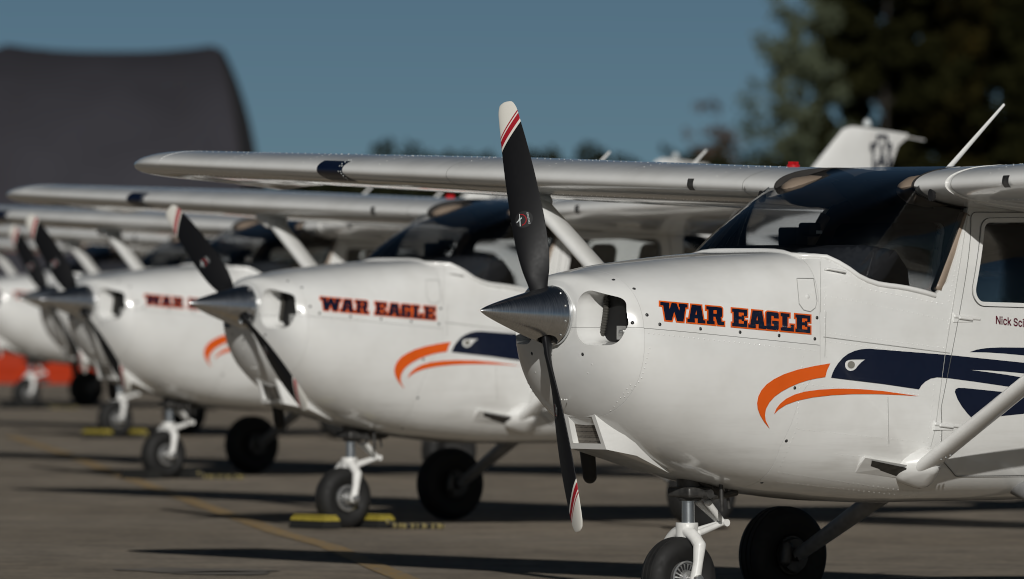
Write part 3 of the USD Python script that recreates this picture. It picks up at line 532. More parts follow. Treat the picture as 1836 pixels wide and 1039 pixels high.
        RP = [q_ + [rng.normal(0, .004), rng.normal(0, .004), 0] for q_ in RP]; RP = np.array(RP); RN = np.array([[-.45, 0, .9]] * len(RP)); lowm = np.arange(len(RP)) >= len(RP) - 2 * len(np.arange(.72, 5.15, .04)); RN[lowm] = [-.3, 0, -.95]
        RN /= np.linalg.norm(RN, axis=1)[:, None]; RP[:, 1] *= sg; put('rivets', domes(RP, RN, (.0030), .0018), M['white'], W, True, True, kind='stuff')
        fp = wing_pt(.86, [.27], True)[0]; put('fuel_cap', cat(lathe([(0, .030), (.014, .030), (.016, .02)], 20, 'z', (fp[0], sg * fp[1], fp[2] - .004)), bx((fp[0] - .026, sg * fp[1] - .006, fp[2] + .010), (fp[0] + .026, sg * fp[1] + .006, fp[2] + .024)), bx((fp[0] - .006, sg * fp[1] - .026, fp[2] + .010), (fp[0] + .006, sg * fp[1] + .026, fp[2] + .022))), M['redplastic'], W, 30, True)
        # strut with its cuff
        a0, a1 = np.array([2.064, sg * .50, .655]), np.array([2.26, sg * 2.42, 1.86])
        rings = []; d = a1 - a0; Lr = np.linalg.norm(d); d /= Lr; cd = np.array([1.0, 0, 0]) - d[0] * d; cd /= np.linalg.norm(cd); nd = np.cross(d, cd)
        th = np.arange(28) * 2 * np.pi / 28
        for t in np.linspace(0, 1, 12): rings.append(a0 + (a1 - a0) * t + np.outer(.062 * np.cos(th) + .008 * np.cos(2 * th), cd) + np.outer(.027 * np.sin(th), nd))
        stp = put('wing_strut', loft(rings), M['white'], path, 40, True)
        q0 = to_skin([(1648, 840)])[0]; pc = float(side(*q0))
        cuff = hull((q0[0] - .045, sg * (pc - .035), q0[1] + .012, .080), (q0[0] + .030, sg * (pc - .035), q0[1] - .004, .086), (q0[0] + .012, sg * (pc + .035), q0[1] + .024, .066))
        put('strut_cuff', man(cuff), M['white'], stp, 50, True)
        bp = a0 + d * .11; put('strut_bolt', cat(*[domes([bp + d * k * .018 + nd * 0 + np.array([-.0, sg * .03, -.018]) + cd * (.012 * k - .01)], [[0, sg * .8, -.6]], .007, .006) for k in range(3)]), M['alloy'], stp, True, True)
        put('strut_cuff', man(hull(*[(*(a1 - d * .06 + cd * k), .035) for k in (-.05, .05)], *[(*(a1 + d * .02 + cd * k), .05) for k in (-.05, .05)])), M['white'], stp, 50, True)
        # antennas on the cabin top
        sa, pa = 3.08, .485; r0 = np.array([sa, sg * pa, 1.955])
        put('whip_antenna', tube([r0, r0 + [.05, 0, .045], r0 + [.36, 0, .315]], [.016, .013, .007], 8, flat=((0, 1, 0), .6)), M['white'], path, True, True)
    # tail
    def surf(le, te, axis, th=.09, n=18):
        """symmetrical surface; le, te: lists of 3D points at the span stations"""
        rings = []; x = 1 - np.cos(np.linspace(0, np.pi / 2, n)); y = foil(x, 0, .4, th)[0]; ax = np.asarray(axis, float)
        for a, b in zip(le, te):
            a, b = np.array(a), np.array(b); c = np.linalg.norm(b - a); up = a + np.outer(x, b - a) + np.outer(y * c, ax); lo = a + np.outer(x, b - a) - np.outer(y * c, ax); rings.append(np.vstack([up, lo[::-1][1:-1] if False else lo[::-1][:-1]]))
        return loft(rings)
    zz = [1.30, 1.62, 2.0, 2.4, 2.62, 2.70, 2.728]; zt_ = [1.30, 1.62, 2.0, 2.4, 2.58, 2.65, 2.672]; le = [6.10, 6.52, 6.92, 7.31, 7.53, 7.61, 7.69]; te = [7.84, 7.90, 7.99, 8.10, 8.18, 8.28, 8.28]; h = [7.62, 7.66, 7.73, 7.82, 7.885, 7.92, 7.99]
    fin = put('vertical_fin', man(surf([(a, 0, z) for a, z in zip(le, zz)], [(b, 0, z) for b, z in zip(te, zt_)], (0, 1, 0))) - man(prism(Polygon([(b, z) for b, z in zip(h, zz)] + [(9, 2.9), (9, 1.2)]), -1, 1)), M['white'], path, 35, True)
    rud = man(surf([(a, 0, z) for a, z in zip(le, zz)], [(b, 0, z) for b, z in zip(te, zt_)], (0, 1, 0))) ^ man(prism(Polygon([(b + .006, z) for b, z in zip(h, zz)] + [(9, 2.9), (9, 1.2)]), -1, 1))
    rd = put('rudder', rud, M['white'], path, 35, True)
    lg = unary_union([affinity.affine_transform(LET[1], [.0014, 0, 0, .0013, 0, 0]), affinity.translate(unary_union([R_(.56, -.12, .61, .12), R_(.73, -.12, .78, .12), R_(.56, -.16, .78, -.11), R_(.53, .09, .64, .13), R_(.70, .09, .81, .13)]), -.02, .02)])
    lg = affinity.scale(lg, .72, .95); lg = lg.boundary.buffer(.011)
    lg = affinity.translate(lg, 7.97 - lg.centroid.x, 2.47 - lg.centroid.y)
    for sg in (1, -1):
        lm = flat_mesh(lg, .05); lm.vertices = np.stack([lm.vertices[:, 0], np.full(len(lm.vertices), sg * .050), lm.vertices[:, 1]], 1); put('tail_emblem', facing(lm, sg), M['navy'], fin, False, True)
        ob = flat_mesh(Polygon([(7.32, 2.30), (7.45, 2.33), (7.56, 2.36), (7.58, 2.28), (7.62, 2.05), (7.2, 2.0), (7.1, 2.10)]).buffer(.01), .05); ob.vertices = np.stack([ob.vertices[:, 0], np.full(len(ob.vertices), sg * .058), ob.vertices[:, 1]], 1); put('orange_tail_band', facing(ob, sg), M['orange'], fin, False, True)
        pr = [.03, .6, 1.2, 1.62, 1.72]; L0 = [(6.72 + .10 * q / 1.7 + (.10 if q > 1.7 else 0), sg * q, 1.315) for q in pr]; T0 = [(7.62 - .10 * q / 1.7, sg * q, 1.305) for q in pr]; H0 = [(a[0] * .42 + b[0] * .58) for a, b in zip(L0, T0)]
        full = man(surf(L0, T0, (0, 0, 1), .085)); cutp = Polygon([(hx, sg * q) for hx, q in zip(H0, pr)] + [(9, sg * 2), (9, 0)]); cm = trimesh.creation.extrude_polygon(cutp, 1.0, engine='earcut'); cm.apply_translation([0, 0, .8])
        put('horizontal_stabiliser', full - man(outward(cm)), M['white'], path, 35, True); cm.apply_translation([.006, 0, 0]); put('elevator', full ^ man(cm), M['white'], path, 35, True)
    put('tail_beacon', lathe([(0, .035), (.03, .032), (.055, .015), (.06, .002)], 14, 'z', (7.86, 0, 2.728)), M['clearlens'], path, True, True)
    put('static_wick', tube([(8.22, 0, 2.655), (8.45, 0, 2.625)], .006, 6), M['white_gear'], rd, True, True)
    # propeller: its own pivot at the hub
    pp = numbered(path, 'propeller'); ph = lathe([(-.005, .06), (.055, .128), (.066, .128), (.068, .02)], 40, 's')
    v, f, _ = meshkit.arrays(ph); prop = usdkit.mesh(stage, pp, trimesh.Trimesh(v * [1, -1, 1], f[:, ::-1], process=False), M['spinner'], smooth=30)
    prop.AddTranslateOp().Set(Gf.Vec3d(SP, 0, ZS)); prop.AddRotateYOp().Set(3.2); prop.AddRotateXOp().Set(0.0)
    prof = [(-SP, .0025), (-SP + .008, .009)] + [(-SP + .008 + (.374) * t, .009 + .1205 * (t ** .86)) for t in np.linspace(.06, 1, 24)]
    slots = [man(hull((-.03, 0, sg_ * .10, .001), (-.03, 0, sg_ * .16, .001))) for sg_ in (1, -1)]
    spm = man(lathe(prof + [(.047, .127)], 64, 's'))
    for sg_ in (1, -1):
        spm = spm - m3.Manifold.batch_hull([m3.Manifold.sphere(.045, 24).translate((0.005, 0, sg_ * k)) for k in (.085, .25)])
    spn = put('spinner', spm, M['spinner'], pp, 40, True)
    a8 = np.arange(12) * 2 * np.pi / 12; RV = np.array([[.030, .1265 * math.cos(a), .1265 * math.sin(a)] for a in a8]); put('rivets', domes(RV, np.stack([0 * a8 - .25, np.cos(a8), np.sin(a8)], 1), .006, .004), M['alloy'], spn, True, True, kind='stuff')
    # local y here is starboard; upper blade: leading edge to starboard and forward
    rs = np.concatenate([np.linspace(.07, .2, 6), np.linspace(.23, .9, 24), .9 + .066 * np.sin(np.linspace(.12, 1, 9) * np.pi / 2)])
    ch = PchipInterpolator([.07, .12, .20, .32, .45, .60, .75, .86, .92, .95, .96, .9665], [.075, .080, .115, .145, .154, .150, .134, .114, .100, .078, .060, .004]); tk = PchipInterpolator([.07, .12, .2, .35, .6, .97], [.60, .48, .22, .13, .095, .07])
    def blade():
        rings = []; n = 16; x = (1 - np.cos(np.linspace(0, np.pi, n))) / 2
        for r in rs:
            c = float(ch(r)); t = float(tk(r)); be = math.atan(1.40 / (2 * math.pi * max(r, .16))); be = min(be, math.radians(48)); yu, yl = foil(x, .03, .4, t)
            if r < .15: yu = np.sqrt(np.maximum(x * (1 - x), 0)) * t * 1.0; yl = -yu
            xs = np.concatenate([x, x[::-1][1:-1]]) - .42; ys = np.concatenate([yu, yl[::-1][1:-1]])
            le_ = np.array([-math.sin(be), math.cos(be)]); nn = np.array([-math.cos(be), -math.sin(be)])
            q = np.outer(-xs * c, le_) + np.outer(ys * c, nn); rings.append(np.stack([q[:, 0], q[:, 1], np.full(len(xs), r)], 1))
        return loft(rings)
    for k in (0, 1):
        b = blade()
        if k: b.vertices *= [1, -1, -1]
        bl = put('blade', b, M['blade'], pp, 40)
        rr = .43; be = math.atan(1.40 / (2 * math.pi * rr)); sgk = -1 if k else 1
        def on_blade(pl, off=.0125, ed=.012):
            m = flat_mesh(pl, ed); u, w = m.vertices[:, 0], m.vertices[:, 1]; r = rr + w; bb = np.arctan(1.40 / (2 * math.pi * r)); c = ch(r)
            xn = .42 - u / c; yy = np.interp(xn, x_, yu_) * c + .0012
            P = np.stack([-np.sin(bb) * u - np.cos(bb) * yy, np.cos(bb) * u - np.sin(bb) * yy, r], 1)
            m.vertices = P * [1, sgk, sgk]
            if m.face_normals[:, 0].sum() > 0: m.invert()
            return m
        x_ = np.linspace(0, 1, 60); yu_ = foil(x_, .03, .4, float(tk(rr)))[0]
        put('maker_badge', on_blade(affinity.scale(Point(0, 0).buffer(1), .041, .037)), M['black'], bl, True)
        mk = unary_union([Q_((.018, -.026), (.022, -.026), (.016, .028), (.012, .028)), Q_((.034, -.008), (.006, .006), (.006, .011), (.034, -.003)), Q_((.024, .001), (.018, .001), (.014, .012), (.018, .012))])
        put('badge_mark', on_blade(mk, ed=.006).apply_translation([-.0012, 0, 0]), M['clearlens'], bl, True)
        put('badge_ring', on_blade(Point(.012, .0).buffer(.024).exterior.buffer(.0016).intersection(sbox(-.02, -.03, .012, .03)), ed=.006).apply_translation([-.001, 0, 0]), M['redplastic'], bl, True)
        tx = [sbox(-.026, -.026 + .0066 * i, -.019, -.026 + .0066 * i + .0045) for i in range(8)]; tx = unary_union([t - sbox(-.0245, t.bounds[1] + .0012, -.0205, t.bounds[3] - (.0012 if i % 2 else 0)) for i, t in enumerate(tx)])
        put('badge_lettering', on_blade(tx, ed=.006).apply_translation([-.0012, 0, 0]), M['clearlens'], bl, True)
    # air intake under the nose with its filter, exhaust
    def frus(a, b): return trimesh.convex.convex_hull(np.array(a + b))
    f0 = [(.540, -.102, .905), (.540, .102, .905), (.598, .118, .742), (.598, -.118, .742)]; f1 = [(.70, -.18, .83), (.70, .18, .83), (.98, .09, .635), (.98, -.09, .635), (.74, .150, .715), (.74, -.150, .715)]
    body = man(frus(f0, f1)) - man(frus([(.50, -.080, .885), (.50, .080, .885), (.555, .094, .765), (.555, -.094, .765)], [(.64, -.075, .875), (.64, .075, .875), (.68, .09, .77), (.68, -.09, .77)]))
    sc_ = put('air_intake', body, M['white'], path, 30, True)
    put('intake_filter', frus([(.572, -.084, .889), (.572, .084, .889), (.622, .098, .760), (.622, -.098, .760)], [(.60, -.084, .889), (.60, .084, .889), (.64, .098, .760), (.64, -.098, .760)]), M['mesh_filter'], sc_, False, True)
    put('exhaust_pipe', man(hull((.80, -.26, .80, .035), (.83, -.30, .80, .035), (.83, -.27, .62, .030), (.865, -.31, .615, .030))) , M['exhaust'], path, 40, True)
    put('drain_pipe', tube([(1.24, .12, .60), (1.25, .12, .47)], .009, 8), M['steel'], path, True, True); put('drain_pipe', tube([(1.33, .05, .58), (1.35, .05, .48)], .007, 8), M['steel'], path, True, True)
    # nose gear
    ax = np.array([1.105, 0, .18])
    def tyre(R, r_in, wd, at):
        h = wd / 2; pr = [(-h * .55, r_in), (-h * .80, r_in + .02), (-h, R - .055), (-h * .97, R - .035), (-h * .80, R - .014), (-h * .55, R - .004), (-h * .42, R - .001)]
        pr += [(-h * .40, R - .006), (-h * .34, R - .006), (-h * .32, R), (-h * .05, R), (-h * .04, R - .006), (h * .04, R - .006), (h * .05, R), (h * .32, R), (h * .34, R - .006), (h * .40, R - .006)]
        pr += [(a * -1, b) for a, b in pr[:7]][::-1]; return lathe(pr + [(h * .5, r_in - .005), (-h * .5, r_in - .005), pr[0]], 64, 'p', at) if False else loft_ring(pr, r_in, h, at)
    def loft_ring(pr, r_in, h, at):
        th = np.arange(64) * 2 * np.pi / 64; pr = pr + [(h * .3, r_in - .008), (-h * .3, r_in - .008)]; rg = [np.stack([b * np.cos(th), np.full(64, a), b * np.sin(th)], 1) + at for a, b in pr]; R = np.array(rg + [rg[0]]); return outward(loft(R, cap=False))
    def rim(r, wd, at, sides=(1, -1)):
        out = [lathe([(-wd * .32, r * .98), (wd * .32, r * .98)], 48, 'p', at)]
        for sg in sides:
            h = sg * wd * .33
            out += [loft([np.stack([a * np.cos(t_), np.full(48, b), a * np.sin(t_)], 1) + at for a, b in ((r, h), (r * 1.03, h + sg * .012), (r * .93, h + sg * .014), (r * .88, h + sg * .004), (r * .5, h + sg * .006), (r * .46, h + sg * .026), (r * .30, h + sg * .030), (r * .28, h + sg * .034), (.001, h + sg * .034))], cap=False) for t_ in [np.arange(48) * 2 * np.pi / 48]]
        return cat(*out)
    ng = put('nose_gear', cat(lathe([(.52, .052), (.66, .06)], 20, 'z', (1.165, 0, 0)), bx((1.10, -.075, .53), (1.24, .075, .575), .012), hull((1.21, 0, .535, .022), (1.30, .03, .57, .02)), tube([(1.18, .05, .60), (1.30, .06, .535), (1.38, .06, .55)], .016, 8)), M['steel'], path, 40, True)
    put('oleo_leg', lathe([(.36, .0285), (.535, .0285)], 24, 'z', (1.160, 0, 0)), M['chrome'], ng, 40, True)
    put('leg_collar', cat(lathe([(.515, .045), (.528, .046), (.53, .030)], 24, 'z', (1.163, 0, 0))), M['steel'], ng, 40, True)
    fk = [m3.Manifold.batch_hull([m3.Manifold.cylinder(.075, .047, .049, 24).translate((1.152, 0, .345))])]
    arch = [(1.135, q * .105, .385 - .06 * abs(q) ** 2.2 - (0)) for q in np.linspace(-1, 1, 9)]
    for a, b in zip(arch[:-1], arch[1:]): fk.append(hull((*a, .027), (*b, .027)))
    for sg in (1, -1): fk += [hull((1.135, sg * .105, .325, .028), (1.120, sg * .112, .25, .022)), hull((1.120, sg * .112, .25, .022), (1.105, sg * .112, .175, .024))]
    fkm = fk[0]
    for k in fk[1:]: fkm = fkm + k
    put('fork', fkm, M['white_gear'], ng, 50, True)
    put('axle_nut', lathe([(-.148, .012), (-.145, .02), (.145, .02), (.148, .012)], 12, 'p', ax), M['alloy'], ng, 30, True)
    put('torque_link', cat(hull((1.195, .028, .375, .016), (1.345, .010, .415, .012)), hull((1.195, -.028, .375, .016), (1.345, -.010, .415, .012)), lathe([(-.04, .016), (.04, .016)], 12, 'p', (1.348, 0, .418))), M['white_gear'], ng, 40, True)
    put('torque_link', cat(hull((1.348, .012, .420, .012), (1.245, .030, .505, .016)), hull((1.348, -.012, .420, .012), (1.245, -.030, .505, .016))), M['white_gear'], ng, 40, True)
    put('shimmy_damper', cat(tube([(1.20, -.10, .545), (1.20, .10, .545)], .02, 12), hull((1.255, .045, .54, .024), (1.30, .05, .545, .020))), M['steel'], ng, 40, True)
    tw = put('nose_wheel', tyre(.18, .075, .135, ax), M['rubber'], path, 40, True)
    put('rim', rim(.076, .135, ax), M['alloy'], tw, 30, True)
    put('rim_slots', cat(*[bx((-.004, sg * .0485, .040), (.004, sg * .0535, .064)).apply_transform(trimesh.transformations.rotation_matrix(a, [0, 1, 0])).apply_translation(ax) for a in np.arange(20) * 2 * np.pi / 20 for sg in (1, -1)]), M['black'], tw, 30, True, kind='stuff')
    # main gear
    for sg in (1, -1):
        mx = np.array([2.81, sg * 1.27, .222])
        lg_ = put('main_gear_leg', tube([(2.74, sg * .30, .60), (2.755, sg * .55, .505), (2.79, sg * .92, .335), (2.81, sg * 1.16, .225)], [.048, .045, .036, .030], 16), M['leg_shade_grey'], path, True, True)
        put('step', cat(bx((2.66, sg * .60, .49), (2.74, sg * .70, .50), .003), tube([(2.75, sg * .65, .47), (2.70, sg * .65, .495)], .008, 6)), M['steel'], lg_, 30, True)
        put('axle', lathe([(-.09, .028), (.06, .028)], 14, 'p', (2.81, sg * 1.20, .222)), M['steel'], lg_, 30, True)
        tw = put('main_wheel', tyre(.222, .085, .165, mx), M['rubber'], path, 40, True)
        put('rim', rim(.086, .165, mx), M['steel'], tw, 30, True)
        put('brake', cat(lathe([(-.006, .075), (.006, .075)], 30, 'p', mx - [0, sg * .085, 0]), hull((2.75, sg * 1.175, .26, .03), (2.74, sg * 1.175, .20, .03))), M['steel'], tw, 30, True)

GROUP = 'white training aircraft parked in a slanting row'
def aircraft(path, o, psi, phi, z, label):
    x = UsdGeom.Xform.Define(stage, path); x.AddTranslateOp().Set(Gf.Vec3d(o[0], o[1], z)); x.AddRotateZOp().Set(90.0 - math.degrees(psi))
    tag(x.GetPrim(), label, 'aircraft', GROUP); return x.GetPrim()
first = aircraft('/World/light_aircraft', O1, PSI1, 0.281, 0, 'white high-wing aircraft nearest the camera, sharp, with a maroon name on its door'); used['/World/light_aircraft'] = 1
build_aircraft('/World/light_aircraft')
def spin(prim, phi): UsdGeom.Xformable(stage.GetPrimAtPath(prim.GetPath().AppendChild('propeller'))).GetPrim().GetAttribute('xformOp:rotateX').Set(-math.degrees(phi))
spin(first, 0.338)
ROW = [((-1.888, 50.97), 53.67, 0.93, 'white aircraft second from the camera, its whole WAR EAGLE showing behind the first spinner'),
       ((-3.473, 64.121), 52.99, 0.86, 'white aircraft third from the camera, its nose half hidden by the second spinner'),
       ((-4.62, 81.5), 52.5, 0.80, 'white aircraft fourth in the row, its propeller showing just beside the third spinner'),
       ((-6.55, 101.0), 53.0, 0.78, 'white blurred aircraft farthest down the row, at the left edge before the orange barriers')]
for o, psi, phi, label in ROW:
    path = numbered('/World', 'light_aircraft'); pr = UsdGeom.Xform.Define(stage, path); pr.GetPrim().GetReferences().AddInternalReference(first.GetPath())
    pr.GetPrim().GetAttribute('xformOp:translate').Set(Gf.Vec3d(o[0], o[1], 0)); pr.GetPrim().GetAttribute('xformOp:rotateZ').Set(90.0 - psi)
    tag(pr.GetPrim(), label, 'aircraft', GROUP); spin(pr.GetPrim(), phi)
    nm = stage.GetPrimAtPath(path + '/fuselage/name_lettering')
    if nm: nm.SetActive(False)          # only the first aircraft carries the name

# ---------------------------------------------------------------- ground
def sheet(x0, x1, y0, y1, z): return trimesh.Trimesh([(x0, y0, z), (x1, y0, z), (x1, y1, z), (x0, y1, z)], [(0, 1, 2), (0, 2, 3)], process=False)
put('apron', sheet(-220, 220, -60, 250, 0), M['asphalt'], smooth=False, kind='structure', label='worn brown-grey asphalt parking apron')
put('grass', sheet(-6000, 6000, -6000, 9000, -.02), M['grass'], smooth=False, kind='structure', label='dry grass beyond the apron')
def ground_pt(px, py):
    u, v = px - 918.0, py - 519.5; u, v = u * math.cos(ROLL) + v * math.sin(ROLL), -u * math.sin(ROLL) + v * math.cos(ROLL); D = HC * FPX / v; return (u / FPX * D, D)
line = [ground_pt(*q) for q in ((20, 783), (65, 798), (110, 812), (215, 853), (290, 880), (400, 920), (500, 956), (590, 980), (690, 1024), (760, 1052))]
def ribbon(pts, w, z):
    g = LineString(pts).buffer(w / 2, cap_style=2); v, f = trimesh.creation.triangulate_polygon(g, engine='earcut'); m = trimesh.Trimesh(np.c_[v, np.full(len(v), z)], f, process=False)
    if m.face_normals[:, 2].sum() < 0: m.invert()
    return m
put('taxi_line', ribbon(line, .13, .004), M['taxi'], smooth=False, kind='structure', label='faded yellow guide line on the apron')
for i, (px, py, w) in enumerate(((345, 1024, .5), (395, 1029, .35), (1090, 845, .4))):
    c = ground_pt(px, py); g = affinity.translate(Polygon([(w * (.6 + .4 * rng.random()) * math.cos(a), w * (.5 + .5 * rng.random()) * math.sin(a)) for a in np.linspace(0, 2 * np.pi, 14)[:-1]]), *c)
    v, f = trimesh.creation.triangulate_polygon(g, engine='earcut'); m = trimesh.Trimesh(np.c_[v, np.full(len(v), .004)], f, process=False)
    if m.face_normals[:, 2].sum() < 0: m.invert()
    put('tar_patch', m, M['patch'], smooth=False, kind='structure')

# ---------------------------------------------------------------- wheel chocks
def chocks(o, psi, label, yellow=True):
    x = UsdGeom.Xform.Define(stage, numbered('/World', 'wheel_chocks')); sn, cs = math.sin(psi), math.cos(psi); nx, ny = o[0] + sn * 1.105, o[1] + cs * 1.105
    x.AddTranslateOp().Set(Gf.Vec3d(nx, ny, 0)); x.AddRotateZOp().Set(90.0 - math.degrees(psi)); p = str(tag(x.GetPrim(), label, 'wheel chocks').GetPath())
    for k, sgn in enumerate((-1, 1)):
        # a trapezoid block across the front and the back of the tyre
        sec = Polygon([(-.075, .004), (.075, .004), (.045, .072), (-.045, .072)]); m = trimesh.creation.extrude_polygon(sec, .34, engine='earcut'); v = m.vertices; m.vertices = np.stack([v[:, 0] + sgn * .20, v[:, 2] - .17, v[:, 1]], 1)
        b = put('block', outward(m), M['chock'], p, False)
        if not yellow: continue
        put('yellow_top', bx((sgn * .20 - .043, -.165, .0725), (sgn * .20 + .043, .165, .083), .004), M['yellowblock'], b, 30)
        put('yellow_band', trimesh.convex.convex_hull(np.array([(sgn * .20 + sx * q, y, zz_) for sx in (-1, 1) for (q, zz_) in ((.0600, .050), (.0475, .0705)) for y in (-.1715, .1715)])), M['yellowblock'], b, False)
    rp = [(.20, -.165, .05), (.225, -.20, .02)] + [(.24 + .22 * t + .012 * math.sin(22 * t), -.21 - .17 * t + .03 * math.sin(16 * t), .016) for t in np.linspace(0, 1, 34)] + [(.40, -.30, .016), (.33, -.28, .016)]
    put('rope', tube(rp, [.013 + .006 * (i % 2) for i in range(len(rp))], 6), M['rope'], p, 30)
chocks(ROW[0][0], math.radians(ROW[0][1]), 'yellow-topped chocks with loose rope at the second aircraft\'s nose wheel')
chocks(ROW[1][0], math.radians(ROW[1][1]), 'dark chocks at the third aircraft\'s nose wheel', False)
chocks(ROW[2][0], math.radians(ROW[2][1]), 'yellow chocks under the nose of the fourth aircraft, behind the third propeller')
chocks(ROW[3][0], math.radians(ROW[3][1]), 'blurred dark chocks at the farthest aircraft, before the orange barriers', False)

# ---------------------------------------------------------------- orange barriers at the far left
def barrier(px, py, D, w, h, label):
    x0 = (px - 918) / FPX * D; x = UsdGeom.Xform.Define(stage, numbered('/World', 'barrier')); x.AddTranslateOp().Set(Gf.Vec3d(x0, D, 0)); x.AddRotateZOp().Set(4.0); p = str(tag(x.GetPrim(), label, 'barrier', 'orange plastic barriers beyond the row').GetPath())
    sec = Polygon([(-.30, .0), (.30, .0), (.30, .12), (.16, .24), (.11, h), (-.11, h), (-.16, .24), (-.30, .12)]).buffer(-.02).buffer(.02)
    m = trimesh.creation.extrude_polygon(sec, w, engine='earcut'); v = m.vertices; m.vertices = np.stack([v[:, 2] - w / 2, v[:, 0], v[:, 1]], 1)
    put('body', outward(m), M['barrier'], p, 30); put('reflective_band', bx((w / 2 - .34, -.172, .33), (w / 2 - .10, .172, .40), .01), M['barrier_band'], p, 30) if w > 1 else None
    for sx in (-1, 1): put('fork_slot', bx((sx * w * .25 - .09, -.304, .02), (sx * w * .25 + .09, .304, .09)), M['black'], p, False)
barrier(25, 680, 128.0, 1.7, .62, 'orange plastic barrier at the left edge under the farthest nose'); barrier(140, 680, 129.5, .55, .56, 'short orange barrier end between the farthest wheels')

# ---------------------------------------------------------------- saddle-roofed membrane hangar
def hangar():
    D = 380.0; k = D / FPX; xl, xr = (-96 - 918) * k, (432 - 918) * k; H = 1.42 + (523 - 68) * k; n, mm = 33, 41; rows = []
    xm, hw = (xl + xr) / 2, (xr - xl) / 2
    def X(u, zf): return xm + u * (hw - 1.55 * zf ** 3.2 + .10)
    for u in np.linspace(-1, 1, n):
        r = []
        for a in np.linspace(0, np.pi, mm):
            zf = math.sin(a) ** .62; yy = -math.cos(a) * 15.0; sag = 1 - .030 * (1 - abs(u) ** 2.6) - .022 * max(0, (abs(u) - .92) / .08) ** 2
            fold = .10 * math.exp(-((abs(u) - .84) / .03) ** 2)
            r.append((X(u, zf), D + 15 + yy * (1 - .02 * (1 - u * u)) - fold, H * zf * sag))
        rows.append(r)
    R = np.array(rows); a, b = np.meshgrid(np.arange(n - 1), np.arange(mm - 1), indexing='ij'); q = (a * mm + b).ravel(); f = np.vstack([np.stack([q, q + 1, q + mm + 1], 1), np.stack([q, q + mm + 1, q + mm], 1)])
    m = trimesh.Trimesh(R.reshape(-1, 3), f, process=False)
    if m.face_normals[m.triangles_center[:, 1] < D + 5][:, 1].sum() > 0: m.invert()
    x = UsdGeom.Xform.Define(stage, '/World/hangar'); p = str(tag(x.GetPrim(), 'tall dark grey membrane hangar with sagging ridge and curved end', 'hangar').GetPath())
    put('roof_membrane', m, M['fabric'], p, True)
    for e, u in ((0, 'end_rib'), (-1, 'end_rib')): put(u, tube(R[e], .08, 8), M['fold'], p, True)
    for e in (0, -1):
        Z = R[e]; c = np.array([[Z[0, 0], D + 15, 0]]); v = np.vstack([Z, c]); put('end_wall', trimesh.Trimesh(v, [(i, i + 1, len(Z)) for i in range(len(Z) - 1)], process=False), M['fold'], p, False)
    for u in (6, 26): put('seam_rib', tube(R[u], .04, 6), M['fold'], p, True)
hangar()

# ---------------------------------------------------------------- trees
def tree(name, x, y, h, r, n, leaf, leafsize, label, cat_='tree', low=.12, group=None, gaps=.5, seed=0, lean=0.0, shape=1.0, clump=1.0, girth=.022):
    g = np.random.default_rng(seed); root = UsdGeom.Xform.Define(stage, numbered('/World', name)); root.AddTranslateOp().Set(Gf.Vec3d(x, y, 0)); p = str(tag(root.GetPrim(), label, cat_, group).GetPath())
    pts = [(lean * t * t * h + .15 * math.sin(5 * t + seed), .1 * math.cos(4 * t), h * .9 * t) for t in np.linspace(0, 1, 9)]
    limbs = [tube(pts, np.linspace(girth * h, .2 * girth * h, 9), 8)]; tips = []
    for k in range(16):
        t = .18 + .75 * (k + g.random()) / 16; b = np.array(pts[min(8, int(t * 8))]); a = g.random() * 6.283; L = r * (.45 + .6 * g.random()) * (1.25 - t * .7); up = .35 + .5 * g.random()
        e = b + [L * math.cos(a), L * math.sin(a), L * up]; md = (b + e) / 2 + [0, 0, -.06 * L]; limbs.append(tube([b, md, e], [.008 * h * (1.2 - t), .005 * h * (1.2 - t), .0018 * h], 5)); tips += [e, md]
    put('trunk', cat(*limbs), M['bark'], p, True)
    # leaf-sized faces gathered in clumps round the limb ends
    cl = []
    for e in tips: cl += [(e + g.normal(0, .16 * r, 3), r * clump * (.16 + .16 * g.random())) for _ in range(3)]
    for _ in range(int(26 * shape)):
        a = g.random() * 6.283; q = g.random() ** .5; zf = low + (1 - low) * g.random(); wr = r * (.35 + .65 * math.sin(math.pi * min(1, (zf - low) / (1 - low) * .8 + .12))); cl.append((np.array([wr * q * math.cos(a) + lean * zf * zf * h, wr * q * math.sin(a), h * zf]), r * clump * (.14 + .18 * g.random())))
    C = np.array([c[0] for c in cl]); S = np.array([c[1] for c in cl]); w = S ** 2; idx = g.choice(len(C), n, p=w / w.sum()); d = g.normal(size=(n, 3)); d /= np.linalg.norm(d, axis=1)[:, None]
    P = C[idx] + d * (S[idx] * g.random(n) ** gaps)[:, None] * [1, 1, .8]; P[:, 2] = np.maximum(P[:, 2], .2)
    A = g.normal(size=(n, 3)); A /= np.linalg.norm(A, axis=1)[:, None]; B = np.cross(A, g.normal(size=(n, 3))); B /= np.linalg.norm(B, axis=1)[:, None]; sz = leafsize * (.6 + .8 * g.random(n))[:, None]
    v = np.stack([P - A * sz, P + B * sz * .55, P + A * sz, P - B * sz * .55], 1).reshape(-1, 3); q = 4 * np.arange(n)[:, None]; f = np.vstack([q + [0, 1, 2], q + [0, 2, 3]])
    put('crown', trimesh.Trimesh(v, f, process=False), leaf, p, False)
def atx(px, D): return (px - 918) / FPX * D
tree('tree', atx(1430, 440), 440, 18.5, 2.7, 11000, M['leaf_pale'], .14, 'pale green loose tree at the left end of the dark trees', low=.26, seed=8, gaps=.8, shape=1.5, clump=1.15, girth=.007)
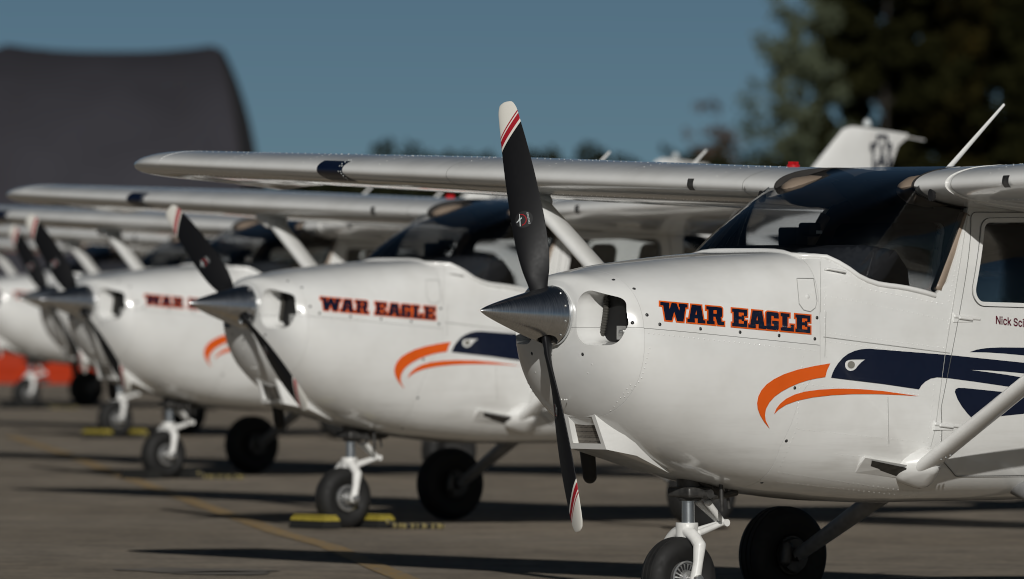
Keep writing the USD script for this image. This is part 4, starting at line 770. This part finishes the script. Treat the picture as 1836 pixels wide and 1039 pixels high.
for i, (px, D, h, r, n, lf, lab) in enumerate((
        (1520, 478, 26.0, 3.3, 30000, 'leaf_dark', 'dark tree just right of the pale loose tree'),
        (1590, 460, 25.0, 4.2, 42000, 'leaf_dark', 'dark green tree behind the white tail fin'),
        (1665, 490, 28.0, 4.8, 46000, 'leaf_dark', 'tall dark tree right of the tail fin'),
        (1745, 465, 27.0, 4.6, 44000, 'leaf_amber', 'amber-tinged tree behind the tall whip antenna'),
        (1820, 480, 28.0, 4.8, 44000, 'leaf_amber', 'amber and dark tree at the right edge'),
        (1905, 460, 27.0, 4.6, 36000, 'leaf_dark', 'dark tree half outside the right edge'))):
    tree('tree', atx(px, D), D, h, r, n, M[lf], (.20), lab, seed=20 + i, low=.0, gaps=.5, shape=4.0, clump=.85, girth=.008)
tree('russet_tree', atx(1272, 520), 520, 12.9, 2.1, 4200, M['leaf_red'], .17, 'thin russet tree left of the pale green tree', seed=41, low=.25, gaps=.8, shape=1.2, clump=1.3, girth=.008)
FAR = ['broad dark tree alone on the far line midway between hangar and tall propeller', 'low far tree just left of the broad lone one', 'low far tree right of the broad lone one', 'small far tree short of the first propeller blade',
       'small far tree touching the left edge of the first propeller blade', 'far tree just right of the first propeller blade', 'round far tree behind the left small antenna', 'low far tree right of the left small antenna', 'low far tree behind the fourth fin tip',
       'round far tree behind the right small antenna', 'low far tree under the russet tree', 'dark far tree right of the russet tree', 'far tree under the left of the pale tree', 'far tree at the foot of the pale tree', 'low far tree next to the hangar\'s right foot, second from it', 'low far tree nearest the hangar\'s right foot']
for i, (px, ytop, w) in enumerate(((715, 266, 3.2), (640, 292, 3), (790, 285, 3), (850, 281, 3), (905, 288, 2.6), (965, 268, 3.0), (1045, 262, 3.0), (1105, 283, 2.6), (1160, 282, 2.6), (1212, 262, 3.0), (1270, 275, 2.8), (1320, 262, 3.2), (1380, 265, 3.2), (1440, 272, 3.2), (560, 300, 3), (480, 300, 3))):
    D = 430 + 18 * (i % 4); h = HC + (523 - ytop) / FPX * D
    tree('far_tree', atx(px, D), D, h, w * .62, 2600, M['leaf_far'], .22, FAR[i], group='far tree line', seed=60 + i, low=.04, gaps=.4, shape=1.6)

def far_wood():
    g = np.random.default_rng(77); n = 26000; D = 445.0; x0, x1 = atx(470, D), atx(1470, D); X = x0 + (x1 - x0) * g.random(n); Y = D + 22 + 3.0 * g.normal(size=n)
    H = HC + (523 - 291) / FPX * D + 1.5 * (meshkit.fbm(np.stack([X * .28, np.zeros(n), np.zeros(n)], 1), 4, 5) - .45); Z = H * (1 - .96 * g.random(n) ** 1.3)
    P = np.stack([X, Y, Z], 1); A = g.normal(size=(n, 3)); A /= np.linalg.norm(A, axis=1)[:, None]; B = np.cross(A, g.normal(size=(n, 3))); B /= np.linalg.norm(B, axis=1)[:, None]; sz = .24 * (.6 + .8 * g.random(n))[:, None]
    v = np.stack([P - A * sz, P + B * sz * .6, P + A * sz, P - B * sz * .6], 1).reshape(-1, 3); q = 4 * np.arange(n)[:, None]
    put('far_wood', trimesh.Trimesh(v, np.vstack([q + [0, 1, 2], q + [0, 2, 3]]), process=False), M['leaf_far'], '/World', False, kind='stuff', label='low continuous dark wood along the far edge of the field', cat='wood')
far_wood()
